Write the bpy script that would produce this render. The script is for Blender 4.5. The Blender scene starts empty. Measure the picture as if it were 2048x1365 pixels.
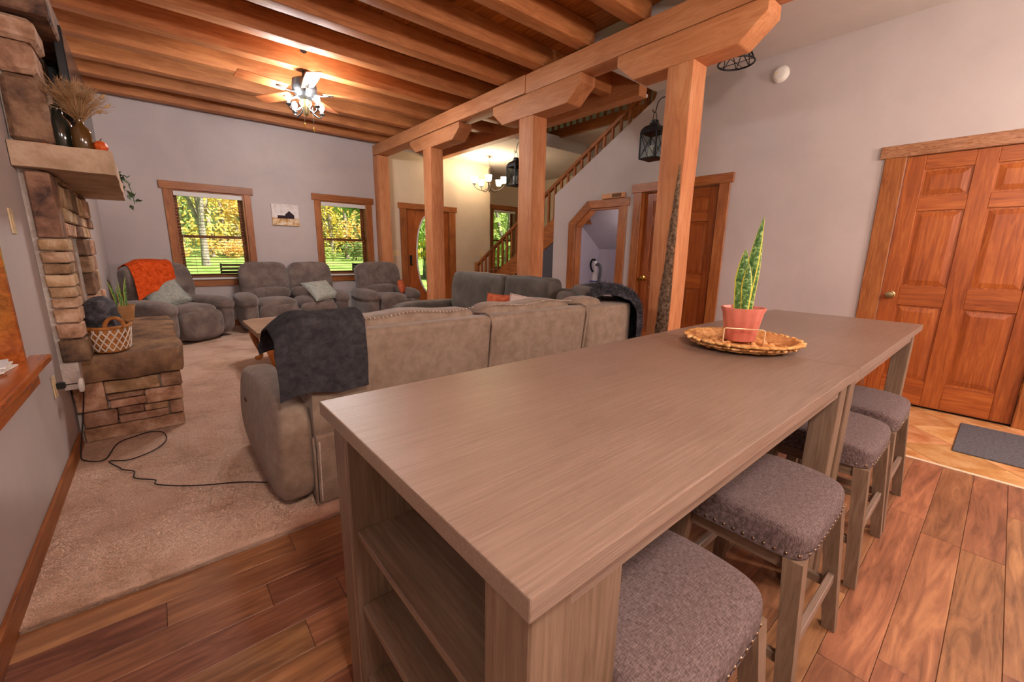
import bpy, bmesh, math, random
from mathutils import Vector, Matrix, noise
random.seed(11)
SC = bpy.context.scene
COL = SC.collection
R = math.radians

# ------------------------------------------------------------------ camera
F_PX, YAW, PITCH, ROLL = 830.3, 0.7024, -0.2099, 0.016
fw = Vector((math.sin(YAW)*math.cos(PITCH), math.cos(YAW)*math.cos(PITCH), math.sin(PITCH)))
rt = Vector((math.cos(YAW), -math.sin(YAW), 0)); up = rt.cross(fw)
r2 = rt*math.cos(ROLL)+up*math.sin(ROLL); u2 = -rt*math.sin(ROLL)+up*math.cos(ROLL)
cd = bpy.data.cameras.new('camera'); cam = bpy.data.objects.new('camera', cd); COL.objects.link(cam)
cam.matrix_world = Matrix(((r2.x, u2.x, -fw.x, .497), (r2.y, u2.y, -fw.y, 0), (r2.z, u2.z, -fw.z, 1.2225), (0, 0, 0, 1)))
cd.sensor_width = 36; cd.sensor_fit = 'HORIZONTAL'; cd.lens = F_PX/2048*36; cd.clip_start = .02; cd.clip_end = 300
SC.camera = cam
# ------------------------------------------------------------------ world, sun, exposure
SC.view_settings.view_transform = 'Standard'; SC.view_settings.look = 'None'
SC.view_settings.gamma = 1; SC.view_settings.use_curve_mapping = False
SC.view_settings.exposure = 0.8
w = bpy.data.worlds.new('sky'); SC.world = w; w.use_nodes = True
nt = w.node_tree; bg = nt.nodes['Background']
sky = nt.nodes.new('ShaderNodeTexSky'); sky.sky_type = 'HOSEK_WILKIE'; sky.turbidity = 3.5
sky.sun_direction = (.45, -.5, .74); sky.ground_albedo = .35
nt.links.new(sky.outputs[0], bg.inputs[0]); bg.inputs[1].default_value = 1.3
sd = bpy.data.lights.new('sun', 'SUN'); sd.energy = 9.0; sd.angle = R(1.5); sd.color = (1, .93, .8)
sun = bpy.data.objects.new('sun', sd); COL.objects.link(sun)
sun.rotation_euler = Vector((-.45, .5, -.74)).to_track_quat('-Z', 'Y').to_euler()

# ------------------------------------------------------------------ material helpers
def lin(h):
    c = [int(h[i:i+2], 16)/255 for i in (0, 2, 4)]
    return tuple(x/12.92 if x <= .04045 else ((x+.055)/1.055)**2.4 for x in c)+(1,)
MT = {}
def base(name, rough=.6, metal=0, spec=.4):
    m = bpy.data.materials.new(name); m.use_nodes = True; MT[name] = m
    b = m.node_tree.nodes['Principled BSDF']
    b.inputs['Roughness'].default_value = rough; b.inputs['Metallic'].default_value = metal
    b.inputs['Specular IOR Level'].default_value = spec
    return m, m.node_tree, b
def N(nt, t, **k):
    n = nt.nodes.new(t)
    for a, v in k.items(): setattr(n, a, v)
    return n
def coords(nt, scale=(1, 1, 1), rnd=True):
    tc = N(nt, 'ShaderNodeTexCoord'); mp = N(nt, 'ShaderNodeMapping'); mp.inputs['Scale'].default_value = scale
    src = tc.outputs['Object']; oi = N(nt, 'ShaderNodeObjectInfo')
    if rnd:
        ml = N(nt, 'ShaderNodeMath', operation='MULTIPLY'); ml.inputs[1].default_value = 37.
        nt.links.new(oi.outputs['Random'], ml.inputs[0])
        ad = N(nt, 'ShaderNodeVectorMath', operation='ADD')
        nt.links.new(src, ad.inputs[0]); nt.links.new(ml.outputs[0], ad.inputs[1]); src = ad.outputs[0]
    nt.links.new(src, mp.inputs[0])
    return mp.outputs[0], oi, src
def noise_n(nt, vec, scale, detail=5, rough=.6, dist=0):
    n = N(nt, 'ShaderNodeTexNoise'); n.inputs['Scale'].default_value = scale; n.inputs['Detail'].default_value = detail
    n.inputs['Roughness'].default_value = rough; n.inputs['Distortion'].default_value = dist
    nt.links.new(vec, n.inputs['Vector']); return n
def ramp(nt, fac, cols, pos):
    r = N(nt, 'ShaderNodeValToRGB'); e = r.color_ramp.elements
    while len(e) < len(cols): e.new(.5)
    for i, (c, p) in enumerate(zip(cols, pos)): e[i].position = p; e[i].color = lin(c)
    nt.links.new(fac, r.inputs[0]); return r
def bump(nt, h, b, strength, dist=.005):
    n = N(nt, 'ShaderNodeBump'); n.inputs['Strength'].default_value = strength; n.inputs['Distance'].default_value = dist
    nt.links.new(h, n.inputs['Height']); nt.links.new(n.outputs[0], b.inputs['Normal'])
def vary(nt, oi, col, b, amt, hue=0):
    hs = N(nt, 'ShaderNodeHueSaturation')
    mr = N(nt, 'ShaderNodeMapRange'); mr.inputs['To Min'].default_value = 1-amt; mr.inputs['To Max'].default_value = 1+amt
    nt.links.new(oi.outputs['Random'], mr.inputs[0]); nt.links.new(mr.outputs[0], hs.inputs['Value'])
    if hue:
        m2 = N(nt, 'ShaderNodeMath', operation='FRACT'); m3 = N(nt, 'ShaderNodeMath', operation='MULTIPLY'); m3.inputs[1].default_value = 7.3
        nt.links.new(oi.outputs['Random'], m3.inputs[0]); nt.links.new(m3.outputs[0], m2.inputs[0])
        mr2 = N(nt, 'ShaderNodeMapRange'); mr2.inputs['To Min'].default_value = .5-hue; mr2.inputs['To Max'].default_value = .5+hue
        nt.links.new(m2.outputs[0], mr2.inputs[0]); nt.links.new(mr2.outputs[0], hs.inputs['Hue'])
    nt.links.new(col, hs.inputs['Color']); nt.links.new(hs.outputs[0], b.inputs['Base Color'])
def wood(name, cols, axis='x', scale=5., stretch=10., rough=.5, bmp=.25, amt=.12, spec=.4, dist=1.2, hue=0, pos=(.3, .52, .72)):
    m, nt, b = base(name, rough, 0, spec)
    s = [stretch]*3; s['xyz'.index(axis)] = 1.
    v, oi, raw = coords(nt, s)
    n = noise_n(nt, v, scale, 7, .62, dist)
    n2 = noise_n(nt, raw, 1.7, 3, .5, .4)
    add = N(nt, 'ShaderNodeMath', operation='MULTIPLY_ADD'); add.inputs[1].default_value = .45; add.inputs[2].default_value = -.225
    nt.links.new(n2.outputs[0], add.inputs[0])
    sm = N(nt, 'ShaderNodeMath', operation='ADD'); nt.links.new(n.outputs[0], sm.inputs[0]); nt.links.new(add.outputs[0], sm.inputs[1])
    r = ramp(nt, sm.outputs[0], cols, pos)
    vary(nt, oi, r.outputs[0], b, amt, hue)
    if bmp: bump(nt, n.outputs[0], b, bmp, .003)
    return m
def blotch(name, cols, scale=6, rough=.85, bmp=.2, bscale=120, amt=0, pos=(.35, .5, .65), spec=.25, hue=0, sheen=0, bdist=.003):
    m, nt, b = base(name, rough, 0, spec)
    v, oi, raw = coords(nt)
    n = noise_n(nt, v, scale, 5, .65, .3)
    r = ramp(nt, n.outputs[0], cols, pos)
    vary(nt, oi, r.outputs[0], b, amt, hue)
    if bmp:
        nb = noise_n(nt, v, bscale, 3, .6); bump(nt, nb.outputs[0], b, bmp, bdist)
    if sheen: b.inputs['Sheen Weight'].default_value = sheen
    return m
def plain(name, c, rough=.5, metal=0, spec=.4, emit=0, amt=0):
    m, nt, b = base(name, rough, metal, spec); b.inputs['Base Color'].default_value = lin(c)
    v, oi, raw = coords(nt); n = noise_n(nt, v, 60, 2)
    mr = N(nt, 'ShaderNodeMapRange'); mr.inputs['To Min'].default_value = max(0, rough-.04); mr.inputs['To Max'].default_value = min(1, rough+.04)
    nt.links.new(n.outputs[0], mr.inputs[0]); nt.links.new(mr.outputs[0], b.inputs['Roughness'])
    if emit: b.inputs['Emission Color'].default_value = lin(c); b.inputs['Emission Strength'].default_value = emit
    return m
def weave(name, cols, sc=420, rough=.9, bmp=.5):
    m, nt, b = base(name, rough, 0, .2)
    v, oi, raw = coords(nt)
    a = N(nt, 'ShaderNodeTexNoise'); a.inputs['Scale'].default_value = 1.; a.inputs['Detail'].default_value = 1
    mp = N(nt, 'ShaderNodeMapping'); mp.inputs['Scale'].default_value = (sc, sc*.1, sc*.1); nt.links.new(raw, mp.inputs[0]); nt.links.new(mp.outputs[0], a.inputs[0])
    c = N(nt, 'ShaderNodeTexNoise'); c.inputs['Scale'].default_value = 1.; c.inputs['Detail'].default_value = 1
    mq = N(nt, 'ShaderNodeMapping'); mq.inputs['Scale'].default_value = (sc*.1, sc, sc*.1); nt.links.new(raw, mq.inputs[0]); nt.links.new(mq.outputs[0], c.inputs[0])
    mx = N(nt, 'ShaderNodeMath', operation='ADD'); nt.links.new(a.outputs[0], mx.inputs[0]); nt.links.new(c.outputs[0], mx.inputs[1])
    hf = N(nt, 'ShaderNodeMath', operation='MULTIPLY'); hf.inputs[1].default_value = .5; nt.links.new(mx.outputs[0], hf.inputs[0])
    r = ramp(nt, hf.outputs[0], cols, (.38, .5, .62)); nt.links.new(r.outputs[0], b.inputs['Base Color'])
    bump(nt, hf.outputs[0], b, bmp, .0015)
    return m
def glass(name, tint='ffffff', rough=0, alpha=.035):
    m = bpy.data.materials.new(name); m.use_nodes = True; MT[name] = m; nt = m.node_tree; nt.nodes.clear()
    o = N(nt, 'ShaderNodeOutputMaterial'); t = N(nt, 'ShaderNodeBsdfTransparent'); g = N(nt, 'ShaderNodeBsdfGlossy'); mx = N(nt, 'ShaderNodeMixShader')
    t.inputs[0].default_value = lin(tint); g.inputs[1].default_value = rough; mx.inputs[0].default_value = alpha
    nt.links.new(t.outputs[0], mx.inputs[1]); nt.links.new(g.outputs[0], mx.inputs[2]); nt.links.new(mx.outputs[0], o.inputs[0])
    return m

# ------------------------------------------------------------------ materials
blotch('wall_paint', ('b3aaa9', 'b8aeac', 'bdb3b1'), 1.5, .75, .06, 260, spec=.3)
blotch('wall_paint_cream', ('c9b8a0', 'cdbca5', 'd1c0aa'), 1.5, .75, .06, 260, spec=.3)
blotch('wall_paint_lilac', ('c3bcc9', 'c7c0cc', 'cac4cf'), 1.5, .75, .06, 260, spec=.3)
blotch('ceiling_paint', ('c6beba', 'cac2be', 'cfc7c2'), 1.5, .8, .06, 260, spec=.3)
plain('stair_panel_grey', '4b4a52', .7)
wood('joist_wood', ('94592f', 'a96a3c', 'bb7d4c'), 'x', 3, 9, .6, .3, .10)
wood('deck_wood', ('8a4c1c', 'ab6628', 'bf7a36'), 'y', 3, 12, .5, .2, .14)
wood('girder_wood', ('a86a42', 'b97b50', 'c68b60'), 'y', 3, 9, .6, .35, .10)
wood('post_wood', ('a96a44', 'bd7d52', 'ca9066'), 'z', 2.5, 9, .58, .3, .08)
blotch('bark', ('54402f', '7d6450', '9c836c'), 40, .95, 1., 60, bdist=.02)
wood('trim_wood', ('78401c', '9a5a2a', 'ad6d3a'), 'x', 4, 12, .42, .15, .10)
wood('trim_wood_v', ('78401c', '9a5a2a', 'ad6d3a'), 'z', 4, 12, .42, .15, .10)
wood('trim_wood_y', ('78401c', '9a5a2a', 'ad6d3a'), 'y', 4, 12, .42, .15, .10)
wood('door_wood', ('7e3d19', '9d5324', 'b26830'), 'z', 2.6, 13, .38, .12, .10)
wood('door_wood_h', ('7e3d19', '9d5324', 'b26830'), 'y', 2.6, 13, .38, .12, .10)
wood('header_oak', ('5b3420', '9a6a4a', 'b98d70'), 'y', 6, 9, .3, .1, .05, dist=4)
wood('ledge_wood', ('8d4015', 'b05a20', 'c46d2e'), 'y', 3, 10, .22, .05, .05, spec=.6)
wood('plank_wood', ('64402b', '8b5d41', 'a97854'), 'x', 2.2, 9, .45, .2, .27, hue=.012, dist=1.6, spec=.45)
wood('table_wood', ('6d5a4d', '7f6b5e', '907c6f'), 'x', 5, 40, .34, .35, .03, spec=.45, dist=.4, pos=(.2, .5, .8))
wood('table_wood_v', ('65513f', '75604f', '85705d'), 'z', 4.5, 22, .45, .3, .04, spec=.4, dist=.6)
wood('table_wood_y', ('65513f', '75604f', '85705d'), 'y', 4.5, 22, .45, .3, .04, spec=.4, dist=.6)
weave('stool_fabric', ('4c3f3e', '625352', '7a6a69'), 900, bmp=.35)
plain('nail_brass', '8c7a66', .28, 1)
blotch('tile', ('a86f3f', 'c08c5c', 'd0a578'), 7, .35, .1, 30, .14, spec=.5, hue=.01)
plain('grout', 'c9b398', .9)
plain('tile_edging', 'd9c6ad', .5)
blotch('mat_grey', ('4c4b52', '5a5960', '66656b'), 60, .95, .6, 300)
blotch('carpet', ('b8957d', 'dcbca5', 'e8ccb8'), 3.2, .98, 1., 420, spec=.1, pos=(.28, .46, .62), bdist=.006)
blotch('carpet_tuft', ('c2a088', 'e0c1ab', 'ecd2bf'), 3.2, .98, 0, spec=.1, pos=(.28, .46, .62))
blotch('stone', ('8a6a52', 'b08d70', 'cdb097'), 9, .9, .8, 40, .20, spec=.2, hue=.015, bdist=.012)
blotch('stone_dark', ('4a3a34', '7d5f4c', '9c7c63'), 7, .85, .8, 30, .14, spec=.25, hue=.01, bdist=.012)
blotch('hearth_stone', ('5b4638', '84664f', 'a5835f'), 5, .8, .8, 24, 0, spec=.25, bdist=.012)
blotch('mantel_stone', ('a98e76', 'bca18a', 'cbb39d'), 6, .9, .6, 60, 0, spec=.2, bdist=.006)
blotch('mortar', ('b7aaa2', 'c8bdb5', 'd5cbc4'), 14, .95, .8, 60, bdist=.01)
plain('firebox_dark', '241c18', .95)  # near-black brown for the back of the firebox opening
blotch('suede', ('7a6757', '857262', '8f7d6d'), 16, .75, .25, 160, .02, spec=.3, sheen=.15)
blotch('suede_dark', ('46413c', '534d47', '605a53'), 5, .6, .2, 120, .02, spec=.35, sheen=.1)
blotch('plush', ('5a4f4b', '695d58', '7a6d67'), 6, .95, .35, 200, .03, spec=.15, sheen=.35)
blotch('throw_charcoal', ('2e2c2f', '383639', '434144'), 30, .98, .8, 350, spec=.1)
blotch('throw_orange', ('a83a12', 'c4491a', 'd35a26'), 25, .95, .7, 250, spec=.1)
blotch('fur_black', ('2a292e', '3d3c42', '626168'), 18, .8, .4, 200, spec=.3)
blotch('pillow_sage', ('8b8f88', '9a9e96', 'a6aaa2'), 30, .95, .6, 320, spec=.1)
blotch('pillow_blush', ('cbb3aa', 'd6c0b7', 'decbc3'), 30, .95, .5, 320, spec=.1)
blotch('pillow_rust', ('a94e2f', 'c06341', 'd07a57'), 20, .9, .5, 260, spec=.15)
plain('stitch', 'cbbcae', .8)
wood('coffee_top', ('7d6250', '9c7f69', 'ad917b'), 'x', 3, 10, .5, .2, 0)
wood('coffee_leg', ('8a4a1c', 'a8622a', 'bc7a3c'), 'z', 3, 6, .3, .05, 0)
plain('black_plastic', '17171a', .35)
plain('black_metal', '26272b', .45, .6)
plain('cord_black', '1c1a19', .6)
plain('white_plastic', 'e4e0da', .4)
plain('almond_plastic', 'd9c49d', .4)
plain('white_blind', 'd6d3d0', .5)
wood('slat_wood', ('6e3c1e', '8a4e28', '9a5d34'), 'x', 5, 12, .4, .05, .08)
plain('brass', 'c9a24c', .22, 1)
plain('satin_brass', 'b7a678', .3, 1)
plain('oil_bronze', '6f6155', .3, .9)
plain('pewter', '5b5d5f', .25, .9)
wood('fan_blade', ('8e4a26', 'b3683c', 'c58050'), 'x', 4, 10, .3, .05, .04)
plain('bulb_cool', 'f1f4ff', .3, emit=30)
plain('shade_warm', 'fff0cf', .4, emit=3.5)
plain('fill_globe_glow', 'ffede0', .5, emit=115)  # glow of the fill globes added behind the camera
plain('cupboard_fill_glow', 'fff4ec', .4, emit=110)  # glow of the bulb added inside the cupboard
plain('candle_wax', 'e9e2d8', .5)
glass('window_glass'); glass('lantern_glass', 'e8eef0'); glass('amber_glass', '4a3215'); glass('olive_glass', '2a2a1c')
blotch('wicker', ('a8713c', 'c99358', 'dcae78'), 30, .7, .6, 90, .12, spec=.3, hue=.01)
blotch('wicker_brown', ('8a5524', 'a86c34', 'bd8048'), 30, .7, .6, 90, .1, spec=.3)
blotch('rope_white', ('c9c0b6', 'd8d0c7', 'e2dbd3'), 60, .9, .5, 300)
blotch('pot_coral', ('c87264', 'cf7a6b', 'd58272'), 20, .45, .05, 60, spec=.45)
blotch('pot_tan', ('a87c52', 'b98c60', 'c89c72'), 12, .6, .2, 40)
blotch('soil', ('2b1d14', '3c2a1e', '4a3628'), 80, .95, .8, 200)
blotch('pampas', ('9c7850', 'b8936a', 'cba982'), 20, .95, 0, amt=.1)
plain('pumpkin_orange', 'd0581e', .5); plain('pumpkin_stem', '6a5230', .8)
plain('label_white', 'd8d2c8', .6)
plain('ivy_leaf', '3e5232', .6)
plain('vac_white', 'e8e8ec', .3); plain('vac_blue', '3c5aa8', .3); plain('vac_hose', '58565a', .5)
blotch('pouf_pink', ('b59aa2', 'c2a8ae', 'cdb5ba'), 12, .9, .3, 120)
plain('paper', 'e8e4de', .8)
plain('screen_black', '0c0c10', .2)
blotch('grass', ('64883c', '82a650', '9fc06a'), 1.2, .95, .6, 40, bdist=.05)
blotch('tree_bark', ('6d675f', '8a837a', 'a59e95'), 6, .95, .6, 30, bdist=.03)
blotch('leaf_green', ('8fa556', 'b5c672', 'd2dc98'), .9, .8, 0, .2, hue=.03)
blotch('leaf_yellow', ('d8b050', 'eccb6c', 'f6e0a0'), .9, .8, 0, .2, hue=.03)
blotch('leaf_dark', ('4d6632', '6c8648', '8aa262'), .9, .8, 0, .2)
plain('patio_metal', '2c3036', .5); blotch('patio_stone', ('7b7670', '8c8781', '9a958f'), 3, .9, .3, 30)

for nm in ('leaf_green', 'leaf_yellow', 'leaf_dark'):
    nt_ = MT[nm].node_tree; b_ = nt_.nodes['Principled BSDF']; o_ = nt_.nodes['Material Output']
    tr = N(nt_, 'ShaderNodeBsdfTranslucent'); mx = N(nt_, 'ShaderNodeMixShader'); mx.inputs[0].default_value = .5
    nt_.links.new(b_.inputs['Base Color'].links[0].from_socket, tr.inputs[0]); nt_.links.new(b_.outputs[0], mx.inputs[1]); nt_.links.new(tr.outputs[0], mx.inputs[2]); nt_.links.new(mx.outputs[0], o_.inputs[0])
def snake_mat():
    m, nt, b = base('snake_leaf', .45, 0, .4)
    tc = N(nt, 'ShaderNodeTexCoord'); sp = N(nt, 'ShaderNodeSeparateXYZ'); nt.links.new(tc.outputs['UV'], sp.inputs[0])
    mp = N(nt, 'ShaderNodeMapping'); mp.inputs['Scale'].default_value = (1.6, 13, 1); nt.links.new(tc.outputs['UV'], mp.inputs[0])
    n = noise_n(nt, mp.outputs[0], 1.3, 4, .6, 1.2)
    r = ramp(nt, n.outputs[0], ('2f5426', '4f7c35', 'a3bf7a'), (.4, .52, .66))
    # yellow margins by |u-.5|
    s1 = N(nt, 'ShaderNodeMath', operation='SUBTRACT'); s1.inputs[1].default_value = .5; nt.links.new(sp.outputs[0], s1.inputs[0])
    a1 = N(nt, 'ShaderNodeMath', operation='ABSOLUTE'); nt.links.new(s1.outputs[0], a1.inputs[0])
    g = N(nt, 'ShaderNodeMath', operation='GREATER_THAN'); g.inputs[1].default_value = .41; nt.links.new(a1.outputs[0], g.inputs[0])
    mx = N(nt, 'ShaderNodeMix', data_type='RGBA'); mx.inputs[7].default_value = lin('c9c548')
    nt.links.new(g.outputs[0], mx.inputs[0]); nt.links.new(r.outputs[0], mx.inputs[6]); nt.links.new(mx.outputs[2], b.inputs['Base Color'])
snake_mat()
def canvas_mat():
    # printed canvas: pale sky, dark barn, straw field (flat print); local x 0..1, z 0..1 by Generated
    m, nt, b = base('canvas_print', .8, 0, .2)
    tc = N(nt, 'ShaderNodeTexCoord'); sp = N(nt, 'ShaderNodeSeparateXYZ'); nt.links.new(tc.outputs['Generated'], sp.inputs[0])
    X, Z = sp.outputs[0], sp.outputs[2]
    n = noise_n(nt, tc.outputs['Generated'], 5, 5, .6)
    def mth(op, a, c):
        k = N(nt, 'ShaderNodeMath', operation=op)
        for i, q in enumerate((a, c)):
            if isinstance(q, (int, float)): k.inputs[i].default_value = q
            else: nt.links.new(q, k.inputs[i])
        return k.outputs[0]
    skyc = ramp(nt, n.outputs[0], ('cdbfba', 'd9d2d0', 'e5dfdb'), (.35, .5, .65)).outputs[0]
    fld = ramp(nt, n.outputs[0], ('b07a3c', 'd0b48c', 'ded2c0'), (.38, .5, .62)).outputs[0]
    def mix(f, a, c):
        k = N(nt, 'ShaderNodeMix', data_type='RGBA'); nt.links.new(f, k.inputs[0]); nt.links.new(a, k.inputs[6])
        if isinstance(c, str): k.inputs[7].default_value = lin(c)
        else: nt.links.new(c, k.inputs[7])
        return k.outputs[2]
    c = mix(mth('LESS_THAN', Z, .36), skyc, fld)
    roof = mth('SUBTRACT', .70, mth('MULTIPLY', mth('ABSOLUTE', mth('SUBTRACT', X, .64), 0), 1.1))
    barn = mth('MULTIPLY', mth('MULTIPLY', mth('GREATER_THAN', X, .48), mth('LESS_THAN', X, .82)), mth('MULTIPLY', mth('GREATER_THAN', Z, .33), mth('LESS_THAN', Z, roof)))
    shed = mth('MULTIPLY', mth('MULTIPLY', mth('GREATER_THAN', X, .2), mth('LESS_THAN', X, .5)), mth('MULTIPLY', mth('GREATER_THAN', Z, .33), mth('LESS_THAN', Z, .47)))
    c = mix(mth('MAXIMUM', barn, shed), c, '33242a')
    nt.links.new(c, b.inputs['Base Color'])
canvas_mat()

# ------------------------------------------------------------------ geometry helpers
def ob(name, bm, mat, parent=None, loc=(0, 0, 0), rot=(0, 0, 0), smooth=False, ang=40):
    me = bpy.data.meshes.new(name)
    bmesh.ops.recalc_face_normals(bm, faces=bm.faces)
    bm.to_mesh(me); bm.free(); me.materials.append(MT[mat])
    if smooth:
        me.shade_smooth(); me.set_sharp_from_angle(angle=R(ang))
    o = bpy.data.objects.new(name, me); COL.objects.link(o); o.location = loc; o.rotation_euler = rot
    if parent: o.parent = parent
    return o
def tag(o, label, cat, group=None):
    o['label'] = label; o['category'] = cat
    if group: o['group'] = group
    return o
def thing(name, label, cat, loc=(0, 0, 0), rz=0, group=None):
    o = bpy.data.objects.new(name, None); COL.objects.link(o); o.location = loc; o.rotation_euler = (0, 0, rz)
    o.empty_display_size = .1
    return tag(o, label, cat, group)
def struct(o, label=None):
    o['kind'] = 'structure'
    if label: o['label'] = label
    return o
def sroot(name, label=None):
    o = bpy.data.objects.new(name, None); COL.objects.link(o); return struct(o, label)
def copy_tree(o, parent=None, loc=None, rz=None):
    c = o.copy(); COL.objects.link(c); c.parent = parent
    if loc is not None: c.location = loc
    if rz is not None: c.rotation_euler = (0, 0, rz)
    for ch in list(o.children): copy_tree(ch, c)
    return c
def box(bm, x0, x1, y0, y1, z0, z1, bev=0, seg=1):
    g = bmesh.ops.create_cube(bm, size=1)['verts']
    for v in g: v.co = Vector((x0+(v.co.x+.5)*(x1-x0), y0+(v.co.y+.5)*(y1-y0), z0+(v.co.z+.5)*(z1-z0)))
    if bev:
        es = list({e for v in g for e in v.link_edges})
        bmesh.ops.bevel(bm, geom=es, offset=bev, segments=seg, affect='EDGES', profile=.6)
    return bm
def BX(*a, **k): return box(bmesh.new(), *a, **k)
def sbox(bm, c, s, p=4., n=8, rot=None, jit=0, seed=0, pinch=0):
    """rounded cushion: subdivided cube pushed to a p-norm ball"""
    c = Vector(c); idx = {}
    def vert(q):
        k = tuple(round(t, 5) for t in q)
        if k not in idx:
            r = sum(abs(t)**p for t in q)**(1/p); v = Vector([t/r for t in q])
            if pinch: v.z *= 1-pinch*max(abs(v.x), abs(v.y))**3
            v = Vector((v.x*s[0]/2, v.y*s[1]/2, v.z*s[2]/2))
            if jit: v += noise.noise_vector(v*6+Vector((seed, seed*1.7, 0)))*jit
            if rot: v = rot @ v
            idx[k] = bm.verts.new(c+v)
        return idx[k]
    L = [-1+2*i/n for i in range(n+1)]
    for ax in range(3):
        for sg in (-1, 1):
            for i in range(n):
                for j in range(n):
                    def mk(a, b):
                        q = [0, 0, 0]; q[ax] = sg; q[(ax+1) % 3] = a; q[(ax+2) % 3] = b; return vert(q)
                    f = [mk(L[i], L[j]), mk(L[i+1], L[j]), mk(L[i+1], L[j+1]), mk(L[i], L[j+1])]
                    bm.faces.new(f if sg > 0 else f[::-1])
    return bm
def SB(*a, **k): return sbox(bmesh.new(), *a, **k)
def tube(bm, pts, r, n=8, cap=True, closed=False):
    P = [Vector(p) for p in pts]; m = len(P); rr = r if isinstance(r, (list, tuple)) else [r]*m
    rings = []; nrm = None
    for i in range(m):
        if closed: t = P[(i+1) % m]-P[i-1]
        else: t = P[min(i+1, m-1)]-P[max(i-1, 0)]
        t = t.normalized() if t.length > 1e-9 else Vector((0, 0, 1))
        if nrm is None: nrm = t.orthogonal().normalized()
        else:
            nrm = nrm-t*nrm.dot(t); nrm = nrm.normalized() if nrm.length > 1e-6 else t.orthogonal().normalized()
        b = t.cross(nrm)
        rings.append([bm.verts.new(P[i]+(nrm*math.cos(2*math.pi*k/n)+b*math.sin(2*math.pi*k/n))*rr[i]) for k in range(n)])
    for i in range(m if closed else m-1):
        A, B = rings[i], rings[(i+1) % m]
        for k in range(n): bm.faces.new((A[k], A[(k+1) % n], B[(k+1) % n], B[k]))
    if cap and not closed: bm.faces.new(rings[0][::-1]); bm.faces.new(rings[-1])
    return bm
def TB(*a, **k): return tube(bmesh.new(), *a, **k)
def lathe(bm, prof, n=24, c=(0, 0, 0), flute=0, nf=0):
    rings = []; c = Vector(c)
    for (r, z) in prof:
        if r < 1e-5: rings.append([bm.verts.new(c+Vector((0, 0, z)))])
        else:
            rg = []
            for k in range(n):
                a = 2*math.pi*k/n; q = r*(1+flute*math.cos(nf*a)) if nf else r
                rg.append(bm.verts.new(c+Vector((q*math.cos(a), q*math.sin(a), z))))
            rings.append(rg)
    for A, B in zip(rings, rings[1:]):
        for k in range(n):
            a, b = A[k % len(A)], A[(k+1) % len(A)]; d, e = B[k % len(B)], B[(k+1) % len(B)]
            f = []
            for v in (a, b, e, d):
                if v not in f: f.append(v)
            if len(f) > 2:
                try: bm.faces.new(f)
                except ValueError: pass
    return bm
def LT(*a, **k): return lathe(bmesh.new(), *a, **k)
def prism(bm, poly, axis, a, b, bev=0):
    """extrude a polygon; axis x -> poly in (y,z); y -> (x,z); z -> (x,y)"""
    def P(q, t): return {'x': (t, q[0], q[1]), 'y': (q[0], t, q[1]), 'z': (q[0], q[1], t)}[axis]
    A = [bm.verts.new(P(q, a)) for q in poly]; B = [bm.verts.new(P(q, b)) for q in poly]; n = len(poly)
    fs = [bm.faces.new(A[::-1]), bm.faces.new(B)]+[bm.faces.new((A[i], A[(i+1) % n], B[(i+1) % n], B[i])) for i in range(n)]
    if bev:
        bmesh.ops.bevel(bm, geom=list({e for f in fs for e in f.edges}), offset=bev, segments=2, affect='EDGES', profile=.6)
    return bm
def PR(*a, **k): return prism(bmesh.new(), *a, **k)
def sheet(fn, nu, nv, thick=0, uv=False):
    bm = bmesh.new(); V = [[bm.verts.new(fn(i/nu, j/nv)) for j in range(nv+1)] for i in range(nu+1)]
    for i in range(nu):
        for j in range(nv): bm.faces.new((V[i][j], V[i+1][j], V[i+1][j+1], V[i][j+1]))
    if uv:
        L = bm.loops.layers.uv.new('uv'); loc = {V[i][j]: (i/nu, j/nv) for i in range(nu+1) for j in range(nv+1)}
        for f in bm.faces:
            for l in f.loops: l[L].uv = loc[l.vert]
    if thick:
        bm.normal_update(); bmesh.ops.solidify(bm, geom=bm.faces[:], thickness=thick)
    return bm
def shift(bm, v):
    bmesh.ops.translate(bm, verts=bm.verts, vec=v); return bm
def stone(bm, x0, x1, y0, y1, z0, z1, jit=.006, bev=.008):
    sd = random.random()*99
    box(bm, x0, x1, y0, y1, z0, z1)
    es = bm.edges[:]
    bmesh.ops.bevel(bm, geom=es, offset=bev, segments=1, affect='EDGES')
    for v in bm.verts:
        v.co += noise.noise_vector(v.co*14+Vector((sd, 0, sd)))*jit
    return bm
def wall_cells(bm, axis, a, b, u0, u1, z0, z1, holes):
    us = sorted({u0, u1, *[h[0] for h in holes], *[h[1] for h in holes]}); zs = sorted({z0, z1, *[h[2] for h in holes], *[h[3] for h in holes]})
    us = [u for u in us if u0 <= u <= u1]; zs = [z for z in zs if z0 <= z <= z1]
    for i in range(len(us)-1):
        for j in range(len(zs)-1):
            um, zm = (us[i]+us[i+1])/2, (zs[j]+zs[j+1])/2
            if any(h[0] < um < h[1] and h[2] < zm < h[3] for h in holes): continue
            if axis == 'y': box(bm, us[i], us[i+1], a, b, zs[j], zs[j+1])
            else: box(bm, a, b, us[i], us[i+1], zs[j], zs[j+1])
    bmesh.ops.remove_doubles(bm, verts=bm.verts, dist=1e-5)
    # drop the internal faces between cells
    seen = {}
    for f in bm.faces: seen.setdefault(tuple(sorted(v.index for v in f.verts)), []).append(f)
    bm.verts.index_update()
    seen = {}
    for f in bm.faces: seen.setdefault(tuple(sorted(v.index for v in f.verts)), []).append(f)
    dead = [f for fs in seen.values() if len(fs) > 1 for f in fs]
    bmesh.ops.delete(bm, geom=dead, context='FACES_ONLY')
    return bm

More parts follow.
